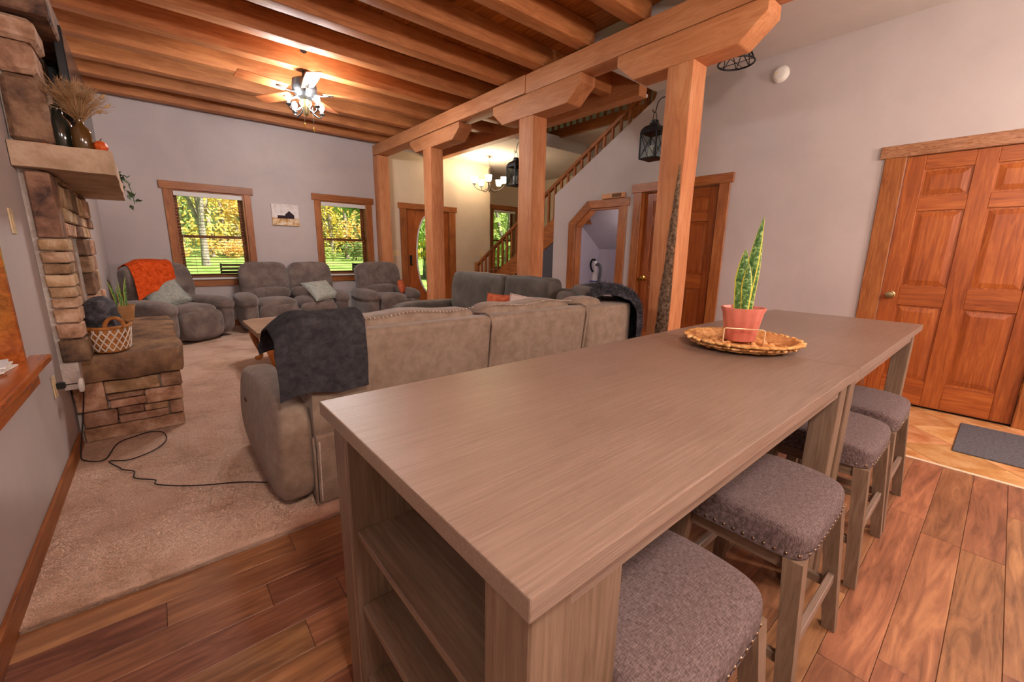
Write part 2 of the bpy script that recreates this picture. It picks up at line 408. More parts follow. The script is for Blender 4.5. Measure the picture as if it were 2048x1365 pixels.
W, YL, ZC = 5.25, 7.85, 3.10          # right wall, far wall, ceiling height
XG, XG2 = 3.74, 3.96                  # girder faces

# ================================================================== STRUCTURE
# ---- floors
fl = sroot('floor', 'brown wood-look plank floor of the kitchen')
ob('subfloor', BX(-.3, 9., -3.6, 9.4, -.2, -.012), 'grout', fl)
PW = .127
y = 1.845; row = 0
while y > -3.5:
    x = -.02-random.random()*.9
    while x < 3.975:
        L = random.choice((.95, 1.22, 1.22)); a, b = max(x, -.0), min(x+L, 3.975)
        if b-a > .05:
            ob('plank', BX(a+.0006, b-.0006, y-PW+.0006, y-.0006, -.012, random.uniform(-.0005, .0005), .0012), 'plank_wood', fl)
        x += L
    y -= PW; row += 1
tf = sroot('floor', 'tan ceramic tile floor laid diagonally by the door')
ob('tile_bed', BX(3.99, W, -3.5, 1.85, -.012, -.003), 'grout', tf)
def clip(poly, ax, lim, keep_less):
    out = []
    for i in range(len(poly)):
        p, q = poly[i], poly[(i+1) % len(poly)]
        ip = (p[ax] <= lim) == keep_less or p[ax] == lim; iq = (q[ax] <= lim) == keep_less or q[ax] == lim
        if ip: out.append(p)
        if ip != iq:
            t = (lim-p[ax])/(q[ax]-p[ax]); out.append((p[0]+t*(q[0]-p[0]), p[1]+t*(q[1]-p[1])))
    return out
TS = .335; h = TS/math.sqrt(2)
for i in range(-14, 16):
    for j in range(-14, 16):
        cx, cy = 4.45+(i+j)*h, -.18+(i-j)*h
        if not (3.6 < cx < 5.6 and -3.4 < cy < 2.1): continue
        g = h-.004; pl = [(cx-g, cy), (cx, cy-g), (cx+g, cy), (cx, cy+g)]
        for ax, lim, kl in ((0, 3.992, False), (0, W-.002, True), (1, -3.48, False), (1, 1.845, True)):
            if pl: pl = clip(pl, ax, lim, kl)
        if len(pl) > 2:
            ar = abs(sum(pl[k][0]*pl[(k+1) % len(pl)][1]-pl[(k+1) % len(pl)][0]*pl[k][1] for k in range(len(pl))))/2
            if ar > .004: ob('tile', PR(pl, 'z', -.004, .001), 'tile', tf)
struct(ob('trim_1', BX(3.972, 3.992, -3.5, 1.85, -.01, .006, .003), 'tile_edging'), 'pale edging strip between plank and tile floor')
# ---- carpet with pile
cp = struct(ob('floor', sheet(lambda u, v: Vector((-.0+u*6.42, 1.85+v*6.0, .012)), 40, 40), 'carpet'), 'beige carpet of the living room')
struct(ob('carpet_edge', BX(.0, 6.42, 1.852, 7.85, -.011, .0115), 'carpet', cp))
def pile(name, x0, x1, y0, y1, n, hgt, wid, parent, lean_edge=False):
    V, Fc = [], []
    rnd = random.Random(5)
    for k in range(n):
        x = x0+(x1-x0)*rnd.random(); t = rnd.random(); yy = y0+(y1-y0)*t*t
        a = rnd.random()*6.28; dx, dy = math.cos(a)*wid, math.sin(a)*wid
        lx, ly = (rnd.random()-.5)*.034, (rnd.random()-.5)*.034
        h = hgt*(.6+.7*rnd.random()); i = len(V)
        V += [(x-dx, yy-dy, .011), (x+dx, yy+dy, .011), (x+lx, yy+ly, .011+h)]; Fc.append((i, i+1, i+2))
    for k in range(4500):
        x = x0+(x1-x0+.5)*rnd.random(); z = .012*rnd.random(); i = len(V); wd = .004
        V += [(x-wd, 1.855, z), (x+wd, 1.855, z+.002), (x+(rnd.random()-.5)*.012, 1.852-.011*rnd.random(), z+.006*rnd.random())]; Fc.append((i, i+1, i+2))
    me = bpy.data.meshes.new(name); me.from_pydata(V, [], Fc); me.materials.append(MT['carpet_tuft'])
    o = bpy.data.objects.new(name, me); COL.objects.link(o); o.parent = parent; o['kind'] = 'stuff'
pile('carpet_pile', .016, 1.0, 1.855, 4.8, 90000, .0045, .0030, cp)

# ---- left wall with the wood-lined opening
wl = bmesh.new(); wall_cells(wl, 'x', -.25, 0, -3.6, 8.1, 0, 3.35, [(1.2, 2.74, .72, 1.95)])
struct(ob('wall_left', wl, 'wall_paint'), 'painted wall the fireplace stands against')
w4 = struct(ob('window_4', BX(-.25, .004, 2.712, 2.745, .72, 1.95, .002), 'ledge_wood'), 'varnished wood lining of the opening in the left wall')
ob('jamb', BX(-.25, .004, 1.195, 1.228, .72, 1.95, .002), 'ledge_wood', w4)
ob('head', BX(-.25, .004, 1.228, 2.712, 1.92, 1.955, .002), 'ledge_wood', w4)
ob('sill', BX(-.25, .066, 1.1, 2.83, .695, .727, .006, 2), 'ledge_wood', w4)
ob('apron', BX(0.0005, .022, 1.15, 2.78, .60, .695, .004), 'ledge_wood', w4)
ob('pane', BX(-.235, -.229, 1.228, 2.712, .727, 1.92), 'window_glass', w4)
struct(ob('baseboard_left', BX(.0005, .016, -3.5, 3.53, .0, .095, .004, 2), 'trim_wood_y'), 'wood baseboard along the wall by the power cord')

# ---- far wall
WH = [(.77, 1.65, .78, 2.03), (2.76, 3.58, .80, 2.05), (4.36, 5.34, 0, 2.04)]
bm = bmesh.new(); wall_cells(bm, 'y', YL, YL+.2, -.25, 6.42, 0, 3.35, WH)
wf = struct(ob('wall_far', bm, 'wall_paint'), 'painted far wall with two windows and the front door')
ob('plaster_panel', BX(3.981, 4.22, YL-.003, YL+.001, 0.1, 3.08), 'wall_paint_cream', wf)
ob('plaster_panel', BX(5.495, 6.42, YL-.003, YL+.001, 0.1, 3.08), 'wall_paint_cream', wf)
ob('plaster_panel', BX(4.22, 5.495, YL-.003, YL+.001, 2.14, 3.08), 'wall_paint_cream', wf)
struct(ob('baseboard_far', BX(.0, 4.22, YL-.016, YL-.0005, .012, .11, .004, 2), 'trim_wood'), 'wood baseboard below the windows')
struct(ob('baseboard_far', BX(5.495, 6.42, YL-.016, YL-.0035, .012, .11, .004, 2), 'trim_wood'), 'wood baseboard right of the front door')

def window_unit(name, label, x0, x1, z0, z1, yw, sill_white=True):
    r = struct(ob(name, BX(x0-.09, x0, yw-.022, yw-.0005, z0-.03, z1, .003), 'trim_wood_v'), label)
    ob('casing', BX(x1, x1+.09, yw-.022, yw-.0005, z0-.03, z1, .003), 'trim_wood_v', r)
    ob('head_casing', BX(x0-.125, x1+.125, yw-.028, yw-.0005, z1, z1+.105, .004), 'trim_wood', r)
    ob('apron', BX(x0-.09, x1+.09, yw-.022, yw-.0005, z0-.13, z0-.03, .003), 'trim_wood', r)
    ob('stool', BX(x0-.10, x1+.10, yw-.05, yw+.09, z0-.03, z0, .005), 'white_blind', r)
    for a, b in ((x0, x0+.02), (x1-.02, x1)): ob('jamb', BX(a, b, yw+.0, yw+.2, z0, z1), 'trim_wood_v', r)
    ob('head_jamb', BX(x0+.02, x1-.02, yw, yw+.2, z1-.02, z1), 'trim_wood', r)
    zm = (z0+z1)/2-.02
    for k, (a, b, yy) in enumerate(((z0, zm+.02, yw+.12), (zm-.02, z1-.02, yw+.155))):
        s = ob('sash', BX(x0+.02, x0+.065, yy, yy+.03, a, b, .003), 'trim_wood_v', r)
        ob('stile', BX(x1-.065, x1-.02, yy, yy+.03, a, b, .003), 'trim_wood_v', s)
        ob('rail', BX(x0+.065, x1-.065, yy, yy+.03, a, a+.042, .003), 'trim_wood', s)
        ob('rail', BX(x0+.065, x1-.065, yy, yy+.03, b-.042, b, .003), 'trim_wood', s)
        ob('pane', BX(x0+.065, x1-.065, yy+.012, yy+.016, a+.042, b-.042), 'window_glass', s)
    return r
def blind(label, x0, x1, z0, z1, yw, tilt=6):
    t = thing('window_blind', label, 'blind', ((x0+x1)/2, yw+.05, z0), 0, 'wooden slat blinds in the windows')
    hw = (x1-x0)/2-.024; H = z1-z0
    ob('valance', BX(-hw, hw, -.055, -.035, H-.085, H-.022, .003), 'white_blind', t)
    ob('headrail', BX(-hw, hw, -.03, .03, H-.07, H-.022), 'slat_wood', t)
    ob('bottom_rail', BX(-hw, hw, -.025, .025, .003, .02, .003), 'slat_wood', t)
    n = int((H-.12)/.043); sl = None
    for k in range(n):
        z = .05+k*.043
        if sl is None: sl = ob('slat', BX(-hw, hw, -.024, .024, -.0015, .0015), 'slat_wood', t, (0, 0, z), (R(tilt), 0, 0))
        else:
            c = sl.copy(); COL.objects.link(c); c.parent = t; c.location = (0, 0, z)
    for xx in (-hw*.62, hw*.62):
        bm = bmesh.new()
        for yy in (-.026, .026): tube(bm, [(xx, yy, .01), (xx, yy, H-.06)], .0011, 4)
        ob('ladder_cord', bm, 'slat_wood', t)
    bm = TB([(-hw+.05, -.045, H*.45), (-hw+.05, -.045, H-.08)], .0025, 6); sbox(bm, (-hw+.05, -.045, H*.44), (.014, .014, .05), 3, 3)
    ob('pull_cord', bm, 'white_plastic', t)
    return t
window_unit('window_1', 'wood-framed window behind the recliner with the orange throw', .77, 1.65, .78, 2.03, YL)
window_unit('window_2', 'wood-framed window beside the far timber post', 2.76, 3.58, .80, 2.05, YL)
blind('brown slat blind in the window behind the recliner with the orange throw', .77, 1.65, .78, 2.03, YL)
blind('brown slat blind in the window next to the timber post on the far wall', 2.76, 3.58, .80, 2.05, YL)

# ---- panel doors
def panel_door(parent, y0, y1, z0, z1, x, th=.04, knob_y=None, knob='satin_brass', lever=False):
    """six-panel slab on a plane of constant x, facing -x; stiles, rails and raised panels are parts"""
    st = .115; ym = (y0+y1)/2
    zr = [z0, z0+.21, z0+.21+.62, z0+.21+.62+.16, z0+.21+.62+.16+.60, z0+.21+.62+.16+.60+.11, z1-.11, z1]
    s = ob('slab', BX(x+.012, x+th, y0, y1, z0, z1), 'door_wood', parent)
    for a, b in ((y0, y0+st), (ym-st/2, ym+st/2), (y1-st, y1)):
        ob('stile', BX(x, x+.013, a, b, z0, z1, .003), 'door_wood', s)
    for a, b in ((zr[0], zr[1]), (zr[2], zr[3]), (zr[4], zr[5]), (zr[6], zr[7])):
        for c, d in ((y0+st, ym-st/2), (ym+st/2, y1-st)):
            ob('rail', BX(x+.0005, x+.013, c, d, a, b, .003), 'door_wood_h', s)
    for a, b in ((zr[1], zr[2]), (zr[3], zr[4]), (zr[5], zr[6])):
        for c, d in ((y0+st, ym-st/2), (ym+st/2, y1-st)):
            bm = bmesh.new(); i = .014; j = .05
            o_ = [(x+.011, c+i, a+i), (x+.011, d-i, a+i), (x+.011, d-i, b-i), (x+.011, c+i, b-i)]
            q_ = [(x+.003, c+j, a+j), (x+.003, d-j, a+j), (x+.003, d-j, b-j), (x+.003, c+j, b-j)]
            O = [bm.verts.new(p) for p in o_]; Q = [bm.verts.new(p) for p in q_]
            bm.faces.new(Q)
            for k in range(4): bm.faces.new((O[k], O[(k+1) % 4], Q[(k+1) % 4], Q[k]))
            ob('panel', bm, 'door_wood', s)
    if knob_y:
        zk = z0+.91
        bm = bmesh.new(); lathe(bm, [(0, 0), (.03, 0), (.032, .006), (.012, .012), (.011, .03), (.026, .04), (.03, .052), (.024, .064), (0, .068)], 20)
        k = ob('knob', bm, knob, s, (x, knob_y, zk), (0, R(-90), 0), True)
    return s
d3 = sroot('door_3', 'six-panel wood door beside the grey mat')
panel_door(d3, -.188, .70, .012, 2.03, W+.015, .04, .635)
ob('casing', BX(W-.02, W-.0005, .70, .835, 0, 2.03, .004), 'trim_wood_v', d3)
ob('casing', BX(W-.02, W-.0005, -.325, -.19, 0, 2.03, .004), 'trim_wood_v', d3)
ob('head_casing', BX(W-.026, W-.0005, -.36, .87, 2.03, 2.125, .004), 'header_oak', d3)
for zz in (.25, 1.05, 1.8): ob('hinge', BX(W-.004, W+.016, -.197, -.186, zz, zz+.09, .002), 'brass', d3)
d2 = sroot('door_2', 'six-panel wood door behind the bark-edged post')
panel_door(d2, 2.19, 3.13, .012, 1.985, W+.06, .04, 3.06, 'brass')
for a, b in ((2.07, 2.185), (3.135, 3.25)): ob('casing', BX(W-.02, W-.0005, a, b, 0.012, 1.985, .004), 'trim_wood_v', d2)
for a, b in ((2.17, 2.188), (3.132, 3.15)): ob('jamb', BX(W+.0, W+.12, a, b, 0.012, 1.985), 'trim_wood_v', d2)
ob('head_casing', BX(W-.026, W-.0005, 2.04, 3.28, 1.985, 2.085, .004), 'trim_wood_y', d2)

# ---- right wall: door holes, under-stair opening, sloped top along the stair
bm = bmesh.new()
wall_cells(bm, 'x', W, W+.12, -3.6, 4.66, 0, 2.09, [(-.19, .702, 0, 2.032), (2.17, 3.15, 0, 1.985), (3.46, 4.22, 0, 1.84)])
prism(bm, [(-3.6, 2.09), (3.07, 2.09), (4.66, 2.09), (3.07, 3.02), (2.95, ZC+.2), (-3.6, ZC+.2)], 'x', W, W+.12)
prism(bm, [(4.22, 1.62), (4.22, 1.84), (3.95, 1.84)], 'x', W, W+.12)
wr = struct(ob('wall_right', bm, 'wall_paint'), 'painted wall with doors and sloped top under the stair rail')
ob('light_stop', BX(W+.121, W+.16, -.45, .95, -.01, 2.25), 'wall_paint', wr)  # added unseen panels that stop outside light leaking past the doors
ob('light_stop', BX(W+.121, W+.16, 2.0, 3.25, -.01, 2.05), 'wall_paint', wr)
for a, b, lb in ((-3.5, -.33, 'before the mat'), (.84, 2.065, 'between the two panel doors')):
    struct(ob('baseboard_right', BX(W-.016, W-.0005, a, b, .002, .11, .004, 2), 'trim_wood_y'), 'wood baseboard on the door wall '+lb)
# under-stair opening trim
un = struct(ob('trim_2', BX(W-.02, W-.0005, 3.345, 3.46, .012, 1.84, .004), 'trim_wood_v'), 'wood casing with a clipped corner round the under-stair opening')
ob('casing', BX(W-.02, W-.0005, 4.22, 4.345, .012, 1.66, .004), 'trim_wood_v', un)
ob('jamb', BX(W+.0005, W+.119, 4.20, 4.219, .012, 1.62), 'trim_wood_v', un)
ob('jamb', BX(W+.0005, W+.119, 3.461, 3.48, .012, 1.84), 'trim_wood_v', un)
ob('head_casing', BX(W-.02, W-.0005, 3.31, 3.98, 1.84, 1.945, .004), 'trim_wood_y', un)
ob('head_jamb', BX(W+.0005, W+.119, 3.48, 3.95, 1.82, 1.839), 'trim_wood_y', un)
ob('slant_casing', PR([(4.22, 1.62), (4.345, 1.66), (4.0, 1.945), (3.98, 1.945), (3.95, 1.84)], 'x', W-.0215, W-.0005), 'trim_wood_y', un)
ob('slant_jamb', PR([(4.219, 1.622), (3.95, 1.838), (3.95, 1.815), (4.2, 1.60)], 'x', W+.0005, W+.119), 'trim_wood_y', un)
# closet inside
cl = struct(ob('wall_closet', BX(6.28, 6.34, 3.2, 4.64, 0, 2.0), 'wall_paint_lilac'), 'pale walls inside the under-stair cupboard')
ob('side_wall', BX(W+.125, 6.28, 3.26, 3.32, 0.012, 2.0), 'wall_paint_lilac', cl)
ob('side_wall', BX(W+.125, 6.28, 4.58, 4.64, 0.012, 2.0), 'wall_paint_lilac', cl)
ob('sloped_soffit', PR([(W+.125, 2.0), (6.28, 1.30), (6.28, 1.36), (W+.125, 2.06)], 'y', 3.32, 4.58), 'wall_paint_lilac', cl)

# ---- entry and stairwell shell
struct(ob('wall_entry', BX(6.36, 6.42, YL+.2, 9.2, 0, ZC), 'wall_paint_cream'), 'return wall of the entry recess')
bm = bmesh.new(); wall_cells(bm, 'y', 9.2, 9.4, 6.3, 8.8, 0, 6, [(7.55, 8.35, .78, 2.36)])
struct(ob('wall_recess', bm, 'wall_paint_cream'), 'wall of the stair recess with a tall window')
window_unit('window_3', 'wood-framed window seen through the stair balusters', 7.55, 8.35, .78, 2.36, 9.2)
blind('brown slat blind in the window behind the staircase', 7.55, 8.35, .78, 2.36, 9.2)
struct(ob('wall_stair', BX(8.6, 8.8, -3.6, 9.2, 0, 6), 'wall_paint_cream'), 'wall on the far side of the stairwell')
struct(ob('wall_stair', BX(W, 8.6, 1.2, 1.3, 3.35, 6), 'wall_paint_cream'), 'upper stairwell end wall')
struct(ob('floor', BX(6.42, 8.6, 2.5, 9.2, -.012, .012), 'carpet'), 'carpet of the stair recess')
struct(ob('ceiling', BX(3.9, 8.8, 1.2, 9.4, 5.9, 6.0), 'ceiling_paint'), 'upper storey ceiling above the stairwell')
struct(ob('wall_upper', BX(3.9, 4.0, 1.2, 9.4, 3.36, 5.9), 'wall_paint_cream'), 'upper storey wall')
struct(ob('wall_upper', BX(4.0, 6.36, YL, YL+.2, 3.36, 5.9), 'wall_paint_cream'), 'upper storey wall over the front door')
ec = struct(ob('ceiling', BX(5.05, 8.6, 5.75, 9.2, ZC, ZC+.22), 'ceiling_paint'), 'white entry ceiling carrying the chandelier')
struct(ob('trim_3', BX(4.90, 5.05, 3.05, YL, 2.985, ZC+.25, .006), 'girder_wood'), 'long wood fascia at the stair opening')
struct(ob('trim_4', BX(5.0505, 5.072, 3.05, YL, 3.0, 3.035, .002), 'white_plastic'), 'thin white moulding under the fascia')
struct(ob('ceiling', BX(6.5, 8.6, 1.3, 5.75, 3.3, 3.42), 'ceiling_paint'), 'underside of the upper landing')
struct(ob('wall_back', BX(-.25, 8.8, -3.7, -3.55, 0, 3.6), 'wall_paint'), 'wall behind the breakfast table')
# upper landing guard
ug = thing('landing_guard', 'wooden guard rail of the upper landing seen through the stair opening', 'railing', (6.45, 4.9, 3.42))
ob('bottom_board', BX(-.03, .03, -2.0, 2.2, -.12, .03, .004), 'trim_wood_y', ug)
ob('handrail', BX(-.035, .035, -2.0, 2.2, .92, .98, .01), 'trim_wood_y', ug)
b0 = None
for k in range(28):
    yy = -1.95+k*.15
    if b0 is None: b0 = ob('baluster', BX(-.018, .018, -.018, .018, .03, .92, .003), 'trim_wood_v', ug, (0, yy, 0))
    else: c = b0.copy(); COL.objects.link(c); c.parent = ug; c.location = (0, yy, 0)

# ---- ceiling: deck boards on timber joists
ce = sroot('ceiling', 'exposed timber joists carrying a varnished board ceiling')
x = -.0; k = 0
while x < 4.9:
    b = min(x+.128, 4.9)
    ob('deck_board', BX(x+.0015, b-.0015, -3.55, 7.85, 3.29, 3.315, .003), 'deck_wood', ce); x += .128
ob('subdeck', BX(-.25, 4.9, -3.55, 7.85, 3.3155, 3.35), 'deck_wood', ce)
jy = 7.60
while jy > -3.4:
    x1 = 4.9 if jy > 3.05 else 3.86
    bm = box(bmesh.new(), 0.0, x1, jy-.07, jy+.07, 3.094+random.uniform(-.003, .003), 3.29, .012, 2)
    bmesh.ops.subdivide_edges(bm, edges=[e for e in bm.edges if abs((e.verts[0].co-e.verts[1].co).x) > 1], cuts=10)
    for v in bm.verts: v.co += noise.noise_vector(v.co*1.3+Vector((jy*9, 0, 0)))*.006*Vector((0, 1, .6)).length*.8 if v.co.z < 3.28 else Vector()
    ob('joist', bm, 'joist_wood', ce, smooth=True, ang=50)
    jy -= .585
struct(ob('ceiling', BX(3.975, W, -3.55, 3.05, ZC, ZC+.2), 'ceiling_paint'), 'painted drywall ceiling by the door wall')

# ---- girder, posts
gd = thing('timber_girder', 'long rough timber girder running over the row of posts', 'beam', (XG+.11, 3.69, 2.90))
def rough_beam(x0, x1, y0, y1, z0, z1, seed, amp=.006, cuts=14):
    bm = box(bmesh.new(), x0, x1, y0, y1, z0, z1, .014, 2)
    d = max(range(3), key=lambda i: (x1-x0, y1-y0, z1-z0)[i]); L = (x1-x0, y1-y0, z1-z0)[d]
    bmesh.ops.subdivide_edges(bm, edges=[e for e in bm.edges if abs((e.verts[0].co-e.verts[1].co)[d]) > L*.8], cuts=cuts)
    for v in bm.verts: v.co += noise.noise_vector(v.co*1.6+Vector((seed, seed, 0)))*amp
    return bm
ob('beam', rough_beam(-.11, .11, 0.002, YL-3.695, 0, .182, 3), 'girder_wood', gd, smooth=True, ang=50)
ob('beam', rough_beam(-.10, .11, -7.2, 0, -.008, .180, 8), 'girder_wood', gd, smooth=True, ang=50)
def post(label, y0, y1, bol=None, ztop=2.66, x0=XG, x1=XG2-.01, seed=1, g='timber posts under the girder'):
    t = thing('timber_post', label, 'post', ((x0+x1)/2, (y0+y1)/2, 0), 0, g)
    hx, hy = (x1-x0)/2, (y1-y0)/2
    ob('shaft', rough_beam(-hx, hx, -hy, hy, .0, ztop, seed, .007, 16), 'post_wood', t, smooth=True, ang=50)
    if bol:
        a, b, zb, zt = bol; a -= (y0+y1)/2; b -= (y0+y1)/2; c = .17; m = zb+(zt-zb)*.55
        bm = PR([(a, m+.02), (a+c, zb), (b-c, zb), (b, m+.02), (b, zt), (a, zt)], 'x', -.105, .105, .012)
        for v in bm.verts: v.co += noise.noise_vector(v.co*3+Vector((seed*5, 0, 0)))*.006
        ob('bolster', bm, 'girder_wood', t, smooth=True, ang=45)
    return t
p1 = post('thick timber post with a strip of bark down its corner', 1.79, 2.005, (1.31, 2.49, 2.655, 2.885), seed=2)
bm = bmesh.new()
def bark(u, v):
    z = .02+v*1.9; wd = .14*(1-v)**.6*(1+.25*noise.noise(Vector((z*4, 0, 3))))+.004
    yc = -.03-.05*v; yy = yc+(u-.5)*wd
    return Vector((-.107-.010*math.sin(math.pi*u)-.006*noise.noise(Vector((yy*60, z*25, 1))), yy, z))
ob('bark', sheet(bark, 10, 90), 'bark', p1, smooth=True)
post('smooth timber post whose bolster spans the girder joint', 3.54, 3.77, (2.9, 4.25, 2.66, 2.885), seed=4)
post('weathered timber post with a long crack, standing before the front door', 5.73, 5.96, (4.98, 6.36, 2.70, 2.89), ztop=2.705, seed=6)
post('straight timber post set against the far wall', YL-.225, YL-.012, None, 2.895, seed=7)

# ---- front door with oval glass
d1 = sroot('door_1', 'wood front door with a tall oval glass')
ex, ez, ea, eb = 4.85, 1.15, .265, .78
x0, x1, z0, z1, yd = 4.372, 5.328, .015, 2.03, YL+.03
bm = bmesh.new(); n = 64; oc, ic = [], []
for k in range(n):
    a = 2*math.pi*k/n; dx, dz = math.cos(a), math.sin(a)
    ic.append((ex+ea*dx, ez+eb*dz))
    t = min(((x1 if dx > 0 else x0)-ex)/dx if abs(dx) > 1e-6 else 9e9, ((z1 if dz > 0 else z0)-ez)/dz if abs(dz) > 1e-6 else 9e9)
    oc.append((ex+t*dx, ez+t*dz))
for c in ((x0, z0), (x1, z0), (x1, z1), (x0, z1)):   # snap nearest outer sample to each corner
    k = min(range(n), key=lambda i: (oc[i][0]-c[0])**2+(oc[i][1]-c[1])**2); oc[k] = c
rows = []
for yy in (yd, yd+.045):
    rows.append(([bm.verts.new((p[0], yy, p[1])) for p in oc], [bm.verts.new((p[0], yy, p[1])) for p in ic]))
for k in range(n):
    j = (k+1) % n
    for O, I in rows: bm.faces.new((O[k], O[j], I[j], I[k]))
    bm.faces.new((rows[0][0][k], rows[0][0][j], rows[1][0][j], rows[1][0][k])); bm.faces.new((rows[0][1][k], rows[0][1][j], rows[1][1][j], rows[1][1][k]))
sl = ob('slab', bm, 'door_wood', d1)
ob('oval_moulding', TB([(ex+ea*math.cos(2*math.pi*k/n), yd-.004, ez+eb*math.sin(2*math.pi*k/n)) for k in range(n)], .017, 8, closed=True), 'white_blind', sl, smooth=True)
bm = bmesh.new(); vs = [bm.verts.new((ex+ea*math.cos(2*math.pi*k/n), yd+.022, ez+eb*math.sin(2*math.pi*k/n))) for k in range(n)]; bm.faces.new(vs)
ob('pane', bm, 'window_glass', sl)
bm = bmesh.new()
for s in (-1, 1):
    tube(bm, [(ex+s*ea*.55*math.sin(math.pi*t/12), yd+.018, ez-eb*.9+1.8*eb*t/12) for t in range(13)], .004, 5)
ob('leading', bm, 'black_metal', sl)
bm = BX(4.425, 4.475, yd-.012, yd, .93, 1.14, .004); ob('handle_plate', bm, 'black_metal', sl)
ob('knob', LT([(0, 0), (.012, 0), (.012, .03), (.027, .045), (.02, .06), (0, .062)], 16), 'brass', sl, (4.45, yd-.012, .97), (R(90), 0, 0), True)
for a, b in ((4.225, 4.362), (5.338, 5.49)): ob('casing', BX(a, b, YL-.024, YL-.0035, .012, 2.035, .004), 'trim_wood_v', d1)
ob('head_casing', BX(4.19, 5.525, YL-.03, YL-.0035, 2.035, 2.14, .004), 'trim_wood', d1)
for a, b in ((4.352, 4.371), (5.329, 5.348)): ob('jamb', BX(a, b, YL, YL+.2, .0, 2.035), 'trim_wood_v', d1)
ob('head_jamb', BX(4.37, 5.33, YL, YL+.2, 2.031, 2.05), 'trim_wood', d1)

# ---- staircase
st = thing('staircase', 'wooden staircase with square balusters rising behind the sloped wall', 'staircase', (5.85, 6.0, 0))
OX, OY = -5.85, -6.0
rise, run = .19, .306
k = 0; yy = 7.30; z = 0
while z < 3.05:
    z = rise*(k+1); yy = 7.42-run*(k+1)
    tx = 5.305 if yy-run > 4.67 else 5.39
    ob('tread', BX(tx+OX, 6.30+OX, yy-run-.002+OY, yy+.03+OY, z-.032, z, .006, 2), 'trim_wood', st)
    ob('riser', BX(tx+.01+OX, 6.28+OX, yy-.02+OY, yy-.0+OY, z-rise+.0, z-.033), 'trim_wood', st)
    k += 1
nos = lambda y: (7.42-y)/run*rise
for xs in ((5.27, 5.304), (6.30, 6.335)):
    ya, yb = 7.30, 4.665
    ob('stringer', PR([(ya+OY, .012), (ya+OY, nos(ya)+.06), (yb+OY, nos(yb)+.06), (yb+OY, nos(yb)-.30), (7.0+OY, .012)], 'x', xs[0]+OX, xs[1]+OX), 'trim_wood_y', st)
ob('side_panel', PR([(6.9+OY, .012), (4.665+OY, .012), (4.665+OY, nos(4.665)-.31), (6.92+OY, .02)], 'x', 5.28+OX, 5.30+OX), 'stair_panel_grey', st)
rail = lambda y: 1.0+.615*(6.76-y)
XR = 5.335
ob('handrail', PR([(6.80+OY, rail(6.80)-.02), (6.80+OY, rail(6.80)+.035), (3.08+OY, rail(3.08)+.035), (3.08+OY, rail(3.08)-.02)], 'x', XR-.03+OX, XR+.03+OX, .008), 'trim_wood_y', st)
ob('newel', BX(XR-.04+OX, XR+.04+OX, 6.78+OY, 6.86+OY, .012, 1.03, .008), 'trim_wood_v', st)
yy = 6.66; slope_top = lambda y: 2.09+(4.66-y)*(3.02-2.09)/(4.66-3.07)
while yy > 3.2:
    zb = slope_top(yy) if yy < 4.66 else nos(yy)+.02
    ob('baluster', BX(XR-.017+OX, XR+.017+OX, yy-.017+OY, yy+.017+OY, zb, rail(yy)-.015, .003), 'trim_wood_v', st)
    yy -= .128

# ================================================================== FIREPLACE
fp = thing('stone_fireplace', 'rugged stone fireplace with a thick mantel shelf and raised hearth', 'fireplace', (0, 3.4, 0))
FY = -3.4
def st_(name, a, mat='stone', jit=.005, bev=.007):
    x0, x1, y0, y1, z0, z1 = a
    bm = stone(bmesh.new(), x0, x1, y0+FY, y1+FY, z0, z1, jit, bev)
    return ob(name, bm, mat, fp, smooth=True, ang=35)
ob('chimney_core', BX(.001, .075, 3.405+FY, 3.80+FY, .4, 3.08), 'mortar', fp)
ob('chimney_core', BX(.001, .075, 4.32+FY, 4.95+FY, .4, 3.08), 'mortar', fp)
ob('chimney_core', BX(.001, .075, 3.80+FY, 4.32+FY, 1.27, 3.08), 'mortar', fp)
ob('firebox', BX(.001, .02, 3.80+FY, 4.32+FY, .5, 1.27), 'firebox_dark', fp)
# near side of the chimney: a column of stacked stones (their -y faces show)
zs = [.565, .70, .79, .875, .935, .995, 1.065, 1.125, 1.19, 1.26, 1.605]
for i, (a, b) in enumerate(zip(zs, zs[1:])):
    ww = random.uniform(.118, .135)
    st_('stone', (.018+random.uniform(0, .008), ww, 3.375+random.uniform(-.006, .006), 3.56, a+.003, b-.003), 'stone_dark' if i in (0, 9) else 'stone')
for (a, b, c, m) in ((1.735, 2.06, .165, 'stone_dark'), (2.063, 2.21, .15, 'stone'), (2.213, 2.33, .17, 'stone'), (2.5, 2.75, .16, 'stone'), (2.76, 3.07, .17, 'stone_dark')):
    st_('stone', (.01, c, 3.35, 3.62, a+.003, b-.003), m, .010, .02)
# flat face toward the room
def face_rows(z0, z1, y0, y1, hs, skip=None):
    z = z0
    while z < z1-.02:
        h = min(random.choice(hs), z1-z); y = y0
        while y < y1-.03:
            L = min(random.uniform(.14, .34), y1-y)
            if y1-(y+L) < .06: L = y1-y
            if not (skip and skip(y+L/2, z+h/2)):
                st_('stone', (.05, .105+random.uniform(0, .03), y+.003, y+L-.003, z+.003, z+h-.003), random.choice(('stone', 'stone', 'stone_dark')), .006)
            y += L
        z += h
face_rows(1.275, 1.605, 3.565, 4.95, (.08, .11, .14))
face_rows(1.735, 2.32, 3.625, 4.95, (.12, .16, .2))
face_rows(2.5, 3.07, 3.625, 4.95, (.14, .19))
face_rows(.57, 1.27, 4.325, 4.95, (.09, .12, .16))
st_('jamb_stone', (.03, .115, 3.565, 3.80, .57, 1.272), 'stone_dark', .004)
st_('ledge_stone', (.01, .235, 3.30, 4.3, 2.335, 2.49), 'stone_dark', .006, .01)
